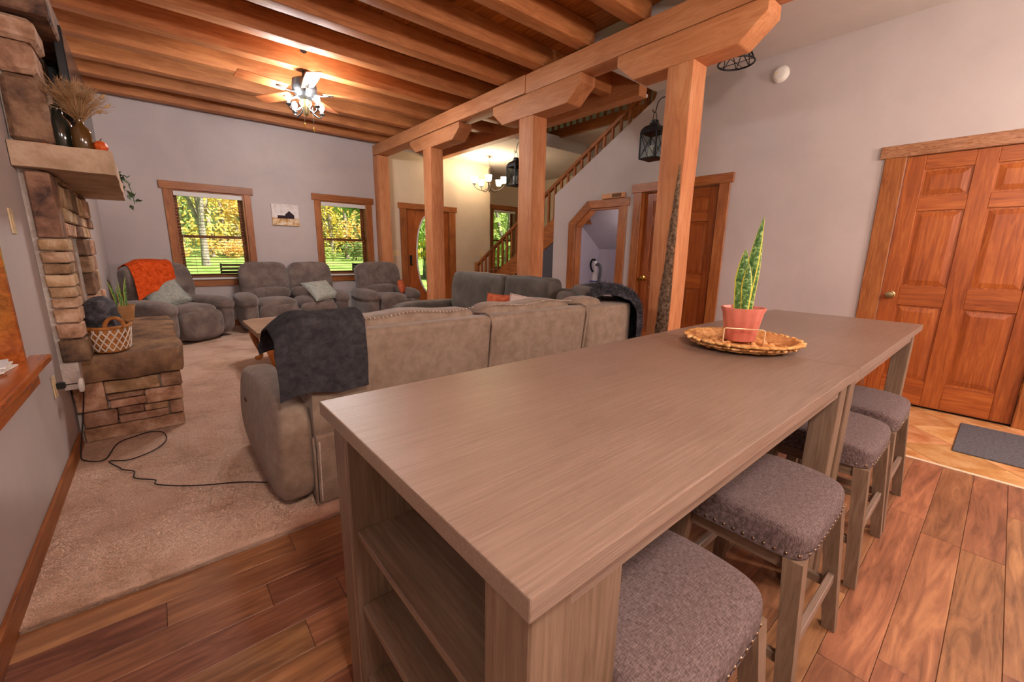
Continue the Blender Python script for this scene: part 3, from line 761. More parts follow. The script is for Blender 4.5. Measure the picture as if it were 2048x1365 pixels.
# mantel
bm = bmesh.new(); prism(bm, [(.002, 3.29+FY), (.385, 3.29+FY), (.355, 5.1+FY), (.002, 5.1+FY)], 'z', 1.61, 1.73)
bmesh.ops.subdivide_edges(bm, edges=bm.edges[:], cuts=6, use_grid_fill=True)
for v in bm.verts: v.co += noise.noise_vector(v.co*9)*.005
ob('mantel_shelf', bm, 'mantel_stone', fp, smooth=True, ang=50)
# hearth
ob('hearth_core', BX(.002, .485, 3.60+FY, 5.2+FY, .012, .40), 'mortar', fp)
for a in ((.02, .515, 0.012, .10), (.03, .185, .103, .205), (.19, .44, .103, .152), (.19, .315, .155, .205), (.318, .44, .155, .2), (.445, .52, .103, .2),
          (.16, .33, .208, .262), (.333, .525, .203, .30), (.155, .33, .265, .30), (.15, .415, .303, .392), (.42, .53, .303, .40), (.01, .147, .208, .40)):
    st_('hearth_stone', (a[0], a[1], 3.545+random.uniform(-.008, .008), 3.66, a[2]+.002, a[3]-.002), 'stone', .004, .006)
y = 3.67
while y < 5.15:
    L = random.uniform(.2, .4); b = min(y+L, 5.2)
    for (a, c) in ((.012, .14), (.143, .27), (.273, .4)):
        st_('hearth_stone', (.44, .515+random.uniform(-.01, .01), y+.003, b-.003, a, c-.003), 'stone')
    y += L
bm = bmesh.new()
prism(bm, [(.05, 3.50+FY), (.30, 3.51+FY), (.545, 3.53+FY), (.565, 3.7+FY), (.53, 4.3+FY), (.55, 4.8+FY), (.52, 5.28+FY), (.05, 5.28+FY)], 'z', .405, .565, .012)
bmesh.ops.triangulate(bm, faces=bm.faces[:]); bmesh.ops.subdivide_edges(bm, edges=[e for e in bm.edges if e.calc_length() > .15], cuts=3)
bmesh.ops.triangulate(bm, faces=bm.faces[:])
for v in bm.verts:
    d = noise.noise_vector(v.co*7)*.012; v.co += Vector((d.x, d.y, d.z*(.25 if v.co.z > .5 else 1)))
ob('hearth_slab', bm, 'hearth_stone', fp, smooth=True, ang=35)
st_('hearth_stone', (.012, .15, 3.52, 3.75, .40, .562), 'mantel_stone', .004)

# ---- things on mantel and hearth
ZM = 1.737
def bottle(label, x, y, r, h, mat, group=None):
    t = thing('glass_bottle', label, 'bottle', (x, y, ZM))
    pr = [(0, 0), (r*.92, 0), (r, .01), (r, h*.55), (r*.85, h*.66), (r*.42, h*.78), (r*.36, h*.97), (r*.44, h), (r*.36, h*1.0), (r*.30, h*.95)]
    ob('body', LT(pr, 24), mat, t, smooth=True)
    ob('neck_ring', TB([(r*.41*math.cos(k*.5236), r*.41*math.sin(k*.5236), h*.985) for k in range(12)], .004, 6, closed=True), mat, t, smooth=True)
    return t
plain('bottle_olive', '2a2c26', .08, 0, .7); plain('bottle_amber', '5a3f1e', .1, 0, .7)
bottle('dark olive glass bottle standing on the mantel', .185, 3.46, .052, .22, 'bottle_olive')
bottle('amber glass bottle holding dried grass on the mantel', .268, 3.40, .043, .165, 'bottle_amber')
t = thing('dried_grass', 'spray of tan dried grass fanning out of the amber bottle', 'dried grass', (.268, 3.40, ZM+.16))
bm = bmesh.new(); rnd = random.Random(3)
for k in range(520):
    a = rnd.gauss(0, .42); b = rnd.gauss(0, .30); L = rnd.uniform(.13, .20)
    d = Vector((math.sin(a), math.sin(b), math.cos(a)*math.cos(b))).normalized()
    tube(bm, [(0.006*rnd.gauss(0, 1), .006*rnd.gauss(0, 1), -.02), d*L*.5+Vector((0, 0, .01)), d*L], [.0008, .001, .0004], 3, False)
    for q in range(2):
        e = d*L*rnd.uniform(.6, 1); s = Vector((rnd.gauss(0, 1), rnd.gauss(0, 1), rnd.gauss(0, .6)))*.012
        tube(bm, [e, e+s+d*.015], [.0012, .0003], 3, False)
o = ob('plumes', bm, 'pampas', t); o['kind'] = 'stuff'
for k, (a, b, L) in enumerate(((-.9, -.1, .21), (-.75, .05, .24), (-.62, .2, .27), (.7, -.05, .16), (.95, .1, .14), (1.05, -.1, .09), (-.45, 0, .30))):
    d = Vector((math.sin(a), math.sin(b)*.5, math.cos(a)))
    bm = TB([Vector((0, 0, 0)), d*L*.6, d*L], .0011, 4); sbox(bm, d*(L+.012), (.013, .013, .04), 2.2, 4, rot=d.to_track_quat('Z', 'Y').to_matrix())
    ob('bunny_tail', bm, 'pampas', t, smooth=True)
t = thing('small_jar', 'small white-labelled jar with an orange band on the mantel', 'jar', (.125, 3.385, ZM))
ob('body', LT([(0, 0), (.02, 0), (.021, .004), (.021, .03), (.018, .033), (0, .033)], 18), 'pumpkin_orange', t, smooth=True)
ob('lid', LT([(.019, .034), (.0195, .036), (.0195, .085), (.018, .088), (0, .088)], 18), 'label_white', t, smooth=True)
t = thing('toy_pumpkin', 'little orange pumpkin at the front edge of the mantel', 'pumpkin', (.338, 3.385, ZM))
ob('body', LT([(0, .004), (.016, 0), (.027, .012), (.03, .028), (.025, .045), (.012, .055), (0, .05)], 32, flute=.06, nf=8), 'pumpkin_orange', t, smooth=True)
ob('stem', TB([(0, 0, .048), (.002, 0, .062), (.007, 0, .07)], [.004, .003, .003], 6), 'pumpkin_stem', t)
t = thing('television', 'thin black television mounted above the mantel, seen edge-on', 'television', (.225, 4.25, 1.88))
ob('cabinet', BX(-.02, .02, -.6, .6, 0, .545, .004), 'black_plastic', t)
ob('screen', BX(.0201, .0215, -.59, .59, .01, .535), 'screen_black', t)
ob('wall_bracket', BX(-.115, -.02, -.12, .12, .2, .45, .004), 'black_metal', t)
t = thing('trailing_ivy', 'dark leafy greenery hanging over the far end of the mantel', 'plant', (.29, 4.98, ZM))
bm = bmesh.new(); rnd = random.Random(9); lv = None
ob('stem', TB([(0, 0, 0.004), (.06, .06, .05), (.10, .15, .03), (.115, .19, -.05), (.12, .2, -.14)], .003, 5), 'ivy_leaf', t)
ob('stem', TB([(0, 0, 0.004), (.02, .08, .07), (.05, .18, .06), (.06, .2, -.02)], .003, 5), 'ivy_leaf', t)
for k in range(46):
    s = rnd.random()
    p = Vector((.02+.10*s, .03+.17*s, .06-.2*max(0, s-.5)*2))+Vector((rnd.gauss(0, .018), rnd.gauss(0, .02), rnd.gauss(0, .025)))
    if lv is None:
        b2 = bmesh.new(); q = [b2.verts.new(c) for c in ((0, 0, 0), (.017, .022, .003), (0, .056, 0), (-.017, .022, .003))]; b2.faces.new(q)
        lv = ob('leaf', b2, 'ivy_leaf', t, p)
        c = lv
    else: c = lv.copy(); COL.objects.link(c); c.parent = t; c.location = p
    c.rotation_euler = (rnd.uniform(-1.4, 1.4), rnd.uniform(-1, 1), rnd.uniform(0, 6.28))
# basket with throw
ZH = .572
t = thing('woven_basket', 'oval wicker basket netted with white rope, on the hearth', 'basket', (.205, 3.66, ZH))
def ell(r, a, z): return Vector((math.cos(a)*.108*r, math.sin(a)*.16*r, z))
bm = bmesh.new(); n = 40
lv_ = [(0, .0), (.86, .002), (.93, .03), (1.0, .10), (1.03, .15), (.97, .15), (.93, .1), (.85, .02), (0, .012)]
rings = []
for r_, z_ in lv_:
    rings.append([bm.verts.new((0, 0, z_))] if r_ == 0 else [bm.verts.new(ell(r_, 2*math.pi*k/n, z_)) for k in range(n)])
for A, B in zip(rings, rings[1:]):
    for k in range(n):
        f = list(dict.fromkeys((A[k % len(A)], A[(k+1) % len(A)], B[(k+1) % len(B)], B[k % len(B)])))
        if len(f) > 2: bm.faces.new(f)
ob('body', bm, 'wicker_brown', t, smooth=True)
ob('rim', TB([ell(1.02, 2*math.pi*k/n, .155) for k in range(n)], .011, 8, closed=True), 'wicker_brown', t, smooth=True)
for s in (1, -1):
    bm = bmesh.new()
    for k in range(18):
        a0 = 2*math.pi*k/18
        tube(bm, [ell(.89+.15*(j/8)+.01, a0+s*j/8*.75, .012+.132*j/8) for j in range(9)], .0042, 5)
    ob('rope_net', bm, 'rope_white', t, smooth=True)
ob('handle', TB([(.045*math.cos(math.pi*(k/12))+.045, -.158+.0*k, .155+.065*math.sin(math.pi*k/12)) for k in range(13)], .011, 8), 'wicker_brown', t, smooth=True)
ob('handle', TB([(.045*math.cos(math.pi*(k/12))-.02, .158, .155+.065*math.sin(math.pi*k/12)) for k in range(13)], .011, 8), 'wicker_brown', t, smooth=True)
def lump(label, name, cat, c, s, mat, seed, fur=0):
    bm = SB((0, 0, 0), s, 2.5, 14)
    for v in bm.verts: v.co += noise.noise_vector(v.co*14+Vector((seed, 0, 0)))*.016+noise.noise_vector(v.co*40)*.004
    return tag(ob(name, bm, mat, None, c, smooth=True, ang=80), label, cat)
lump('black fleece throw bundled inside the rope-netted basket', 'throw_blanket', 'blanket', (.185, 3.70, ZH+.185), (.18, .25, .29), 'fur_black', 3)

def leaf_blade(fn_c, L, wmax, twist, lean, mat, parent, loc, rz, cup=.25):
    def f(u, v):
        wd = wmax*(.55+.6*v)*(1 if v < .55 else max(0.02, (1-(v-.55)/.45)**.75))
        s = (u-.5)*2; tw = twist*v
        x = s*wd/2; yv = cup*wd*(s*s-.5)
        return Vector((x*math.cos(tw)-yv*math.sin(tw)+lean[0]*v*v*L, x*math.sin(tw)+yv*math.cos(tw)+lean[1]*v*v*L, v*L))
    return ob('leaf', sheet(f, 8, 30, .0018, True), mat, parent, loc, (0, 0, rz), True, 60)
t = thing('potted_plant', 'young snake plant in a tan planter at the back of the hearth', 'plant', (.215, 5.05, ZH))
ob('planter', LT([(0, 0), (.06, 0), (.066, .01), (.086, .13), (.092, .14), (.084, .14), (.076, .115), (0, .11)], 28), 'pot_tan', t, smooth=True)
ob('soil', LT([(0, .118), (.077, .118)], 20), 'soil', t)
for k, (x, y, L, wd, rz, ln) in enumerate(((-.03, 0, .25, .04, .9, (-.25, 0)), (.03, .01, .28, .04, .8, (.12, 0)), (0, -.03, .20, .035, .6, (-.1, 0)), (.01, .03, .24, .035, 1.2, (.05, .1)))):
    leaf_blade(None, L, wd, .4, ln, 'snake_leaf', t, (x, y, .112), rz)

# ================================================================== BREAKFAST TABLES AND STOOLS
TZ = .86
def counter_table(label, x0, x1, y0, y1, shelves):
    t = thing('counter_table', label, 'table', ((x0+x1)/2, (y0+y1)/2, 0), 0)
    hx, hy = (x1-x0)/2-.0015, (y1-y0)/2
    ob('tabletop', BX(-hx, hx, -hy, hy, TZ-.034, TZ, .0025, 2), 'table_wood', t)
    i = .022; lw = .075
    for sx in (-1, 1):
        for sy in (-1, 1):
            a, b = sorted((sx*(hx-i), sx*(hx-i-lw))); c, d = sorted((sy*(hy-i), sy*(hy-i-lw)))
            ob('leg', BX(a, b, c, d, 0.001, TZ-.034, .003), 'table_wood_v', t)
    for sy in (-1, 1):
        c, d = sorted((sy*(hy-i-.006), sy*(hy-i-.028))); ob('apron', BX(-hx+i+lw, hx-i-lw, c, d, TZ-.092, TZ-.034, .002), 'table_wood', t)
    for sx in (-1, 1):
        a, b = sorted((sx*(hx-i-.006), sx*(hx-i-.028))); ob('apron', BX(a, b, -hy+i+lw, hy-i-lw, TZ-.072, TZ-.034, .002), 'table_wood_y', t)
    if shelves:
        xi = -hx+i+.012; xo = xi+.175
        ob('side_panel', BX(xi-.01, xo, -hy+i+lw, -hy+i+lw+.016, .06, TZ-.034), 'table_wood_v', t)
        ob('side_panel', BX(xi-.01, xo, hy-i-lw-.016, hy-i-lw, .06, TZ-.034), 'table_wood_v', t)
        ob('back_panel', BX(xo, xo+.014, -hy+i+lw, hy-i-lw, .06, TZ-.034), 'table_wood_v', t)
        for z in (.11, .335, .55): ob('shelf', BX(xi, xo, -hy+i+lw+.016, hy-i-lw-.016, z-.02, z, .0015), 'table_wood_y', t)
        ob('side_cheek', BX(-hx+i+lw+.001, xo+.014, -hy+i+.010, -hy+i+lw-.002, .001, TZ-.0921, .002), 'table_wood_v', t)
    return t
TX0, TXJ, TX1, TY0, TY1 = .757, 2.268, 3.785, .272, 1.035
counter_table('grey-brown counter table with open shelves in its end', TX0, TXJ, TY0, TY1, True)
counter_table('grey-brown counter table without shelves, set end to end nearest the panel door', TXJ, TX1, TY0, TY1, False)

SZ = .54
def make_stool():
    t = thing('counter_stool', 'x', 'stool', (0, 0, 0), 0, 'upholstered stools along the counter tables')
    hx, hy = .21, .175
    def seat(u, v): pass
    bm = SB((0, 0, SZ-.05), (2*hx, 2*hy, .12), 7, 20)
    for v in bm.verts:
        if v.co.z > SZ-.05:
            e = (v.co.x/hx)**2
            v.co.z += -.020+.018*(1-(v.co.y/hy)**2)+.012*e
        else: v.co.z = max(v.co.z, SZ-.078)
    ob('seat', bm, 'stool_fabric', t, smooth=True, ang=60)
    bm = bmesh.new(); zc = SZ-.066
    def nail(x, y, nx, ny):
        q = Vector((nx, ny, 0)).to_track_quat('Z', 'Y').to_matrix()
        g = lathe(bmesh.new(), [(.005, 0), (.0045, .002), (.0025, .0036), (0, .004)], 8)
        for v in g.verts: v.co = q @ v.co+Vector((x, y, zc))
        me = bpy.data.meshes.new('t'); g.to_mesh(me); g.free(); bm.from_mesh(me); bpy.data.meshes.remove(me)
    for k in range(13):
        yv = -hy+.02+k*(2*hy-.04)/12
        e = hx*(1-abs(yv/hy)**7-.27**7)**(1/7)-.0008; nail(-e, yv, -1, 0); nail(e, yv, 1, 0)
    for k in range(15):
        xv = -hx+.02+k*(2*hx-.04)/14
        e = hy*(1-abs(xv/hx)**7-.27**7)**(1/7)-.0008; nail(xv, -e, 0, -1); nail(xv, e, 0, 1)
    o = ob('nailhead_trim', bm, 'nail_brass', t, smooth=True); o['kind'] = 'stuff'
    for sx in (-1, 1):
        for sy in (-1, 1):
            bm = bmesh.new(); a = Vector((sx*(hx-.026), sy*(hy-.028), SZ-.08)); b = Vector((sx*(hx+.022), sy*(hy+.012), 0.001))
            va = [bm.verts.new(a+Vector((p*.023, q*.023, 0))) for p, q in ((-1, -1), (1, -1), (1, 1), (-1, 1))]
            vb = [bm.verts.new(b+Vector((p*.018, q*.018, 0))) for p, q in ((-1, -1), (1, -1), (1, 1), (-1, 1))]
            bm.faces.new(va); bm.faces.new(vb[::-1])
            for k in range(4): bm.faces.new((va[k], va[(k+1) % 4], vb[(k+1) % 4], vb[k]))
            ob('leg', bm, 'table_wood_v', t)
    for sy in (-1, 1): ob('apron', BX(-hx+.05, hx-.05, sy*(hy-.03)-.009, sy*(hy-.03)+.009, SZ-.125, SZ-.078, .002), 'table_wood', t)
    for sx in (-1, 1): ob('apron', BX(sx*(hx-.028)-.009, sx*(hx-.028)+.009, -hy+.05, hy-.05, SZ-.125, SZ-.078, .002), 'table_wood_y', t)
    for sx in (-1, 1): ob('stretcher', BX(sx*(hx+.002)-.009, sx*(hx+.002)+.009, -hy-.0, hy+.0, .155, .185, .002), 'table_wood_y', t)
    for sy in (-1, 1): ob('stretcher', BX(-hx-.0, hx+.0, sy*(hy-.004)-.009, sy*(hy-.004)+.009, .19, .225, .002), 'table_wood', t)
    return t
s0 = make_stool(); SY = .382
spots = ((1.20, 'upholstered stool tucked beside the shelf end of the counter table'), (1.855, 'upholstered stool under the middle of the table with shelves'),
         (2.60, 'upholstered stool just past the joint between the two tables'), (3.12, 'upholstered stool nearest the panel door and tile floor'))
for i, (x, lb) in enumerate(spots):
    o = s0 if i == 0 else copy_tree(s0)
    o.location = (x, SY, 0); o['label'] = lb
# tray and snake plant
TRX, TRY = 2.285, .665
t = thing('woven_tray', 'round shallow woven straw tray on the joined tables', 'tray', (TRX, TRY, TZ+.001))
ob('base', LT([(0, .002), (.15, .002), (.185, .022), (.20, .038), (.195, .04), (.18, .026), (.148, .007), (0, .007)], 48), 'wicker', t, smooth=True)
rnd = random.Random(4)
for ring, (r, z, m) in enumerate(((.205, .038, 44), (.190, .024, 42), (.168, .012, 38), (.145, .011, 30), (.115, .011, 24), (.085, .011, 18), (.05, .011, 10))):
    bm = bmesh.new()
    for k in range(m):
        a = 2*math.pi*k/m; rr = r+(.004 if k % 2 else -.002)
        q = Matrix.Rotation(a+math.pi/2+.45*(1 if ring % 2 else -1)+rnd.gauss(0, .15), 3, 'Z')
        sbox(bm, (rr*math.cos(a), rr*math.sin(a), z), (2*math.pi*r/m*1.35, .018, .011), 2.5, 3, rot=q)
    o = ob('braid', bm, 'wicker', t, smooth=True); o['kind'] = 'stuff'
t = thing('potted_plant', 'variegated snake plant in a ribbed coral pot on the straw tray', 'plant', (2.335, .69, TZ+.018))
ob('pot', LT([(0, 0), (.052, 0), (.056, .004), (.076, .118), (.082, .13), (.083, .139), (.078, .139), (.073, .12), (.068, .10), (0, .10)], 72, flute=.022, nf=12), 'pot_coral', t, smooth=True, ang=70)
ob('soil', LT([(0, .108), (.069, .108)], 24), 'soil', t)
for (q, e, L, wd, tw, rz, ln) in ((.018, 0, .27, .062, .1, -1.2, (-.0, .0)), (-.003, -.012, .215, .046, .15, -1.1, (-.02, .0)), (-.006, .004, .395, .046, -.15, -1.25, (.06, 0)), (-.022, .012, .30, .040, .35, -1.0, (.05, .0))):
    x, y = -.37*q+.93*e, .93*q+.37*e
    leaf_blade(None, L, wd, tw, ln, 'snake_leaf', t, (x, y, .104), rz)
# wire frame holder leaning on the pot
a = Vector((2.223, .71, TZ+.02)); b = Vector((2.30, .585, TZ+.02)); z = Vector((0, 0, .058))
plain('wire_cream', 'e0c9a2', .35, .3)
tag(ob('wire_holder', TB([a, a+z*.95, a+z+(b-a)*.04, b+z-(b-a)*.04, b+z*.9, b], .0022, 6), 'wire_cream', None, smooth=True), 'thin cream wire holder standing in the tray before the coral pot', 'holder')

# grey mat, smoke alarm, vent, switch plates
tag(ob('door_mat', BX(4.32, 5.03, -.75, .055, .002, .012, .003), 'mat_grey'), 'plain grey rectangular mat on the tile by the door', 'mat')
t = thing('smoke_alarm', 'round white smoke alarm high on the door wall', 'smoke alarm', (W-.001, 1.725, 2.915))
o = ob('body', LT([(0, 0), (.072, 0), (.074, .012), (.066, .02), (.056, .036), (.04, .042), (0, .043)], 32), 'white_plastic', t, (0, 0, 0), (0, R(-90), 0), True)
ob('test_button', LT([(.012, 0), (.011, .004), (0, .004)], 14), 'almond_plastic', t, (-.042, .03, .01), (0, R(-90), 0))
t = thing('vent_cover', 'small wooden box vent above the under-stair opening', 'vent', (W-.002, 3.56, 1.885))
plain('vent_wood', 'c0885a', .5); plain('vent_dark', '6d4a2c', .7)  # frame wood and a darker brown for the shutter
ob('frame', BX(-.05, 0, -.17, .17, 0.061, .125, .004), 'vent_wood', t)
ob('shutter', BX(-.053, -.0502, -.145, .0, .07, .115), 'vent_dark', t)
def plate(name, label, loc, rot, wd, hg, mat, rockers=1):
    t = thing(name, label, 'wall plate', loc); t.rotation_euler = rot
    ob('cover', BX(-wd/2, wd/2, -hg/2, hg/2, 0, .006, .002), mat, t)
    for k in range(rockers):
        x = (k-(rockers-1)/2)*.046; ob('rocker' if 'switch' in name else 'socket', BX(x-.012, x+.012, -.03, .03, .0062, .009, .001), mat, t)
    return t
plate('light_switch', 'almond light switch plate near the chimney stones', (.0005, 3.045, 1.33), (R(90), 0, R(90)), .07, .115, 'almond_plastic')
plate('power_outlet', 'almond outlet plate with a black plug beside the hearth', (.0005, 3.155, .49), (R(90), 0, R(90)), .07, .115, 'almond_plastic')
plate('light_switch', 'wide almond switch plate left of the front door', (4.10, YL-.004, 1.18), (R(90), 0, 0), .16, .115, 'almond_plastic', 3)
plate('light_switch', 'small almond switch plate right of the front door', (6.2, YL-.004, 1.18), (R(90), 0, 0), .115, .115, 'almond_plastic', 2)
# charger and cord
t = thing('extension_lead', 'thin black power cord trailing from the outlet over the carpet', 'cord', (.02, 3.2, .016))
pts = [(.04, 3.165, .49), (.06, 3.19, .485), (.075, 3.25, .47), (.085, 3.32, .44), (.075, 3.36, .36), (.05, 3.34, .2), (.03, 3.27, .06), (.04, 3.235, .021), (.13, 3.174, .021), (.171, 3.40, .021),
       (.25, 3.47, .021), (.325, 3.50, .021), (.389, 3.446, .021), (.406, 3.29, .021), (.35, 3.158, .021), (.24, 3.087, .021), (.15, 3.13, .022), (.201, 3.0, .021), (.213, 2.965, .021),
       (.263, 2.9, .021), (.269, 2.808, .021), (.35, 2.72, .021), (.36, 2.655, .021), (.507, 2.525, .021), (.691, 2.422, .021), (.80, 2.33, .021)]
def smooth_path(p, k=5):
    P = [Vector(q) for q in p]; out = []
    for i in range(len(P)-1):
        a, b, c, d = P[max(i-1, 0)], P[i], P[i+1], P[min(i+2, len(P)-1)]
        for j in range(k):
            s = j/k; out.append(.5*((2*b)+(c-a)*s+(2*a-5*b+4*c-d)*s*s+(3*b-a-3*c+d)*s**3))
    return out+[P[-1]]
ob('cable', TB([p-Vector((.02, 3.2, .016)) for p in smooth_path(pts)], .0032, 6), 'cord_black', t, smooth=True)
ob('plug', BX(-.012, .022, -.052, -.018, .458, .49, .004), 'cord_black', t)
ob('tag', SB((.068, .06, .44), (.022, .07, .06), 5, 5, rot=Matrix.Rotation(.4, 3, 'X')), 'white_plastic', t, smooth=True)
# papers on the ledge
t = thing('paper_stack', 'small stack of white papers lying on the varnished wall ledge', 'papers', (-.06, 2.52, .7285))
for k in range(4): ob('sheet', BX(-.05, .05, -.09, .09, k*.008, k*.008+.006), 'paper', t, (0, random.uniform(-.01, .01), 0), (0, 0, random.uniform(-.15, .15)))
# canvas
t = thing('canvas_picture', 'small canvas of a dark barn in a pale field on the far wall', 'picture', (2.21, YL-.003, 1.60))
ob('canvas', BX(-.2, .2, -.03, 0, 0, .335, .003), 'canvas_print', t)

# ================================================================== SEATING
# ---- sectional sofa (authored in world metres, then moved to its root)
SL = Vector((2.2, 2.4, 0))
so = thing('sectional_sofa', 'large taupe suede sectional sofa wrapping the corner by the posts', 'sofa', SL)
def sp(name, bm, mat, parent=None, sm=True, ang=50):
    if parent is None: shift(bm, -SL); parent = so
    else: shift(bm, -SL)
    return ob(name, bm, mat, parent, smooth=sm, ang=ang)
def back_shell(x0, x1):
    bm = PR([(1.985, .02), (1.905, .835), (1.915, .853), (1.94, .858), (2.06, .85), (2.14, .02)], 'x', x0, x1, .012)
    return bm
for (a, b) in ((.955, 1.952), (1.958, 2.80)):
    s = sp('back_panel', back_shell(a, b), 'suede')
    sp('skirt', PR([(1.955, .022), (1.925, .37), (1.94, .38), (1.99, .37), (2.0, .022)], 'x', a+.004, b-.004, .005), 'suede', s)
    cx = (a+b)/2; wv = b-a-.03
    bm = SB((cx, 2.12, .795), (wv, .20, .22), 5, 16)
    for v in bm.verts:
        v.co.z += .008*math.sin((v.co.x-a)*14)*(1 if v.co.z > .82 else 0)
    pd = sp('headrest', bm, 'suede', s)
    bm = bmesh.new(); n = int(wv/.022)
    for k in range(1, n-1):
        x = a+.03+k*.022
        box(bm, x, x+.004, 2.004, 2.022, .898+.008*math.sin((x-a)*14), .9035+.008*math.sin((x-a)*14))
    o = sp('stitching', bm, 'stitch', s, False); o['kind'] = 'stuff'
    sp('back_cushion', SB((cx, 2.24, .66), (wv, .2, .42), 4, 12), 'suede', s)
    sp('seat_cushion', SB((cx, 2.56, .39), (b-a-.01, .78, .2), 5, 12), 'suede', s)
    sp('footrest', PR([(2.2, .07), (2.2, .30), (2.92, .30), (2.94, .1)], 'x', a+.01, b-.01, .02), 'suede', s)
for x in (1.955, 2.803):     # seam welts between back panels
    sp('welt', TB([(x, 1.985, .09), (x, 1.899, .80), (x, 1.915, .855), (x, 1.965, .87), (x, 2.08, .858)], .008, 8), 'suede')
# end arm
bm = SB((.885, 2.47, .30), (.18, 1.06, .565), 4.6, 18)
for v in bm.verts:
    f = (v.co.y-2.47)/.54
    v.co.z -= .05*max(0, f)*(v.co.z/.6); v.co.x += -.02*math.exp(-((v.co.z-.25)/.2)**2)*(1 if v.co.x < .86 else 0)
ar = sp('arm', bm, 'suede')
sp('arm_front_flap', PR([(1.955, .022), (1.93, .30), (1.94, .37), (1.96, .37), (1.98, .022)], 'x', .945, .954, .002), 'suede', ar)
bm = SB((.788, 2.62, .40), (.012, .075, .03), 5, 4); sp('control_plate', bm, 'satin_brass', ar)
bm = bmesh.new()
for yy in (2.605, 2.635): sbox(bm, (.781, yy, .40), (.006, .02, .018), 3, 4)
sp('button', bm, 'black_plastic', ar)
bm = bmesh.new()
for k in range(30): y_ = 1.951-.03*(k/30); box(bm, .968, .973, y_-.002, y_+.006, .04+k*.0105, .046+k*.0105)
o = sp('stitching', bm, 'stitch', ar, False); o['kind'] = 'stuff'
sp('side_cushion', SB((.985, 2.10, .66), (.11, .24, .40), 4, 10), 'suede')
# corner wedge
wd = sp('corner_wedge', PR([(2.81, 1.985), (2.86, 1.905), (3.22, 1.90), (3.38, 1.93), (3.67, 2.30), (3.675, 2.78), (3.46, 2.78), (3.05, 2.16), (2.81, 2.14)], 'z', .07, .845, .025), 'suede')
sp('headrest', SB((2.985, 2.12, .80), (.33, .22, .20), 3.5, 10), 'suede', wd)
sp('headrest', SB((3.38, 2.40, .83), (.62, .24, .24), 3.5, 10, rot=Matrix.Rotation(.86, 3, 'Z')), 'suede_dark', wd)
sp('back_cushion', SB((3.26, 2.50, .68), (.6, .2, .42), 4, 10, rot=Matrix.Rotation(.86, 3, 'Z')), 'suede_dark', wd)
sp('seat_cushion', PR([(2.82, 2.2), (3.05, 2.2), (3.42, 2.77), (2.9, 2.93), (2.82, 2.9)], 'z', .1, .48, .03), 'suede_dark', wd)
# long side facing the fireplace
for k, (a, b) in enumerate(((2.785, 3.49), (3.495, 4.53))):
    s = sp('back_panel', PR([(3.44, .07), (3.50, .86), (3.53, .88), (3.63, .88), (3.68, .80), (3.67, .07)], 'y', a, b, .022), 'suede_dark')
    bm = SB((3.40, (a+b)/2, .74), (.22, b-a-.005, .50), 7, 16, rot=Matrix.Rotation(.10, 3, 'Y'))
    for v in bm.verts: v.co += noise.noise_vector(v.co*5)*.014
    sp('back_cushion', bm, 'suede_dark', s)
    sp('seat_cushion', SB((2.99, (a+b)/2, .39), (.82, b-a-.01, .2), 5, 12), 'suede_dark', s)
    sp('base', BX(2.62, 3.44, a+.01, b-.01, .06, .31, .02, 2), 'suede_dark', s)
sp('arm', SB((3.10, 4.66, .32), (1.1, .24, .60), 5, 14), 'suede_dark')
for (x, y) in ((2.0, 2.05), (3.1, 2.1), (3.55, 2.6), (3.6, 4.6), (2.7, 4.6), (2.6, 2.85)):
    sp('foot', TB([(x, y, .012), (x, y, .1)], .022, 10), 'black_plastic')

# ---- throws on the sofa
def drape(path, x0, x1, seed, amp=.012, skew=0, nu=30, hem=.03):
    P = smooth_path([(0, a, b) for a, b in path], 4); n = len(P)-1
    def f(u, v):
        i = v*n; k = min(int(i), n-1); p = P[k].lerp(P[k+1], i-k)
        x = x0+(x1-x0)*u+skew*(v-.5)
        fold = noise.noise(Vector((x*9+seed, v*1.5, seed)))*amp+math.sin(x*38+seed+v*3)*amp*.35
        dz = hem*noise.noise(Vector((x*5, seed, 0)))*(1-min(1, v*6))
        return Vector((x+.012*noise.noise(Vector((v*6, seed, u*2))), p.y-abs(fold)*(1 if v < .5 else -.4), p.z+fold*.5+dz))
    return sheet(f, nu, n, .006)
bm = drape([(1.885, .60), (1.88, .70), (1.878, .84), (1.90, .925), (1.98, .952), (2.10, .94), (2.20, .90), (2.26, .82), (2.27, .74)], .825, 1.20, 3, .014)
def sofa_left(v):      # the free left edge sags over the arm side of the back
    s = max(0, (.955-v.co.x)/.155)
    v.co.z -= .10*s*s*(1 if v.co.z > .8 else .3); v.co.y += .02*s
for v in bm.verts: sofa_left(v)
tb = tag(ob('throw_blanket', bm, 'throw_charcoal', None, smooth=True, ang=80), 'charcoal knitted throw folded over the end of the sofa back', 'blanket')
def fur_sheet(u, v):
    # u: along the diagonal back of the corner, v: from the outer hem over the top to the inside
    d = Vector((.785, -.62, 0)); tg = Vector((.62, .785, 0)); p0 = Vector((3.30, 1.86, 0))
    prof = [(.035, .42), (.05, .55), (.055, .70), (.04, .84), (-.02, .925), (-.12, .965), (-.22, .965), (-.32, .94), (-.40, .86)]
    i = v*(len(prof)-1); k = min(int(i), len(prof)-2); s = i-k
    o = prof[k][0]*(1-s)+prof[k+1][0]*s; z = prof[k][1]*(1-s)+prof[k+1][1]*s
    q = p0+tg*(u*.60)+d*(o+.06*math.sin(math.pi*min(1, u*1.25)**.8)+.0)+Vector((0, 0, z-.05*(2*u-1)**4))
    return q+noise.noise_vector(q*7)*.012
bm = sheet(fur_sheet, 24, 30, .008)
ft = tag(ob('fur_throw', bm, 'fur_black', None, smooth=True, ang=80), 'shaggy black fur throw over the corner of the sofa', 'blanket')
V, Fc = [], []; rnd = random.Random(8)
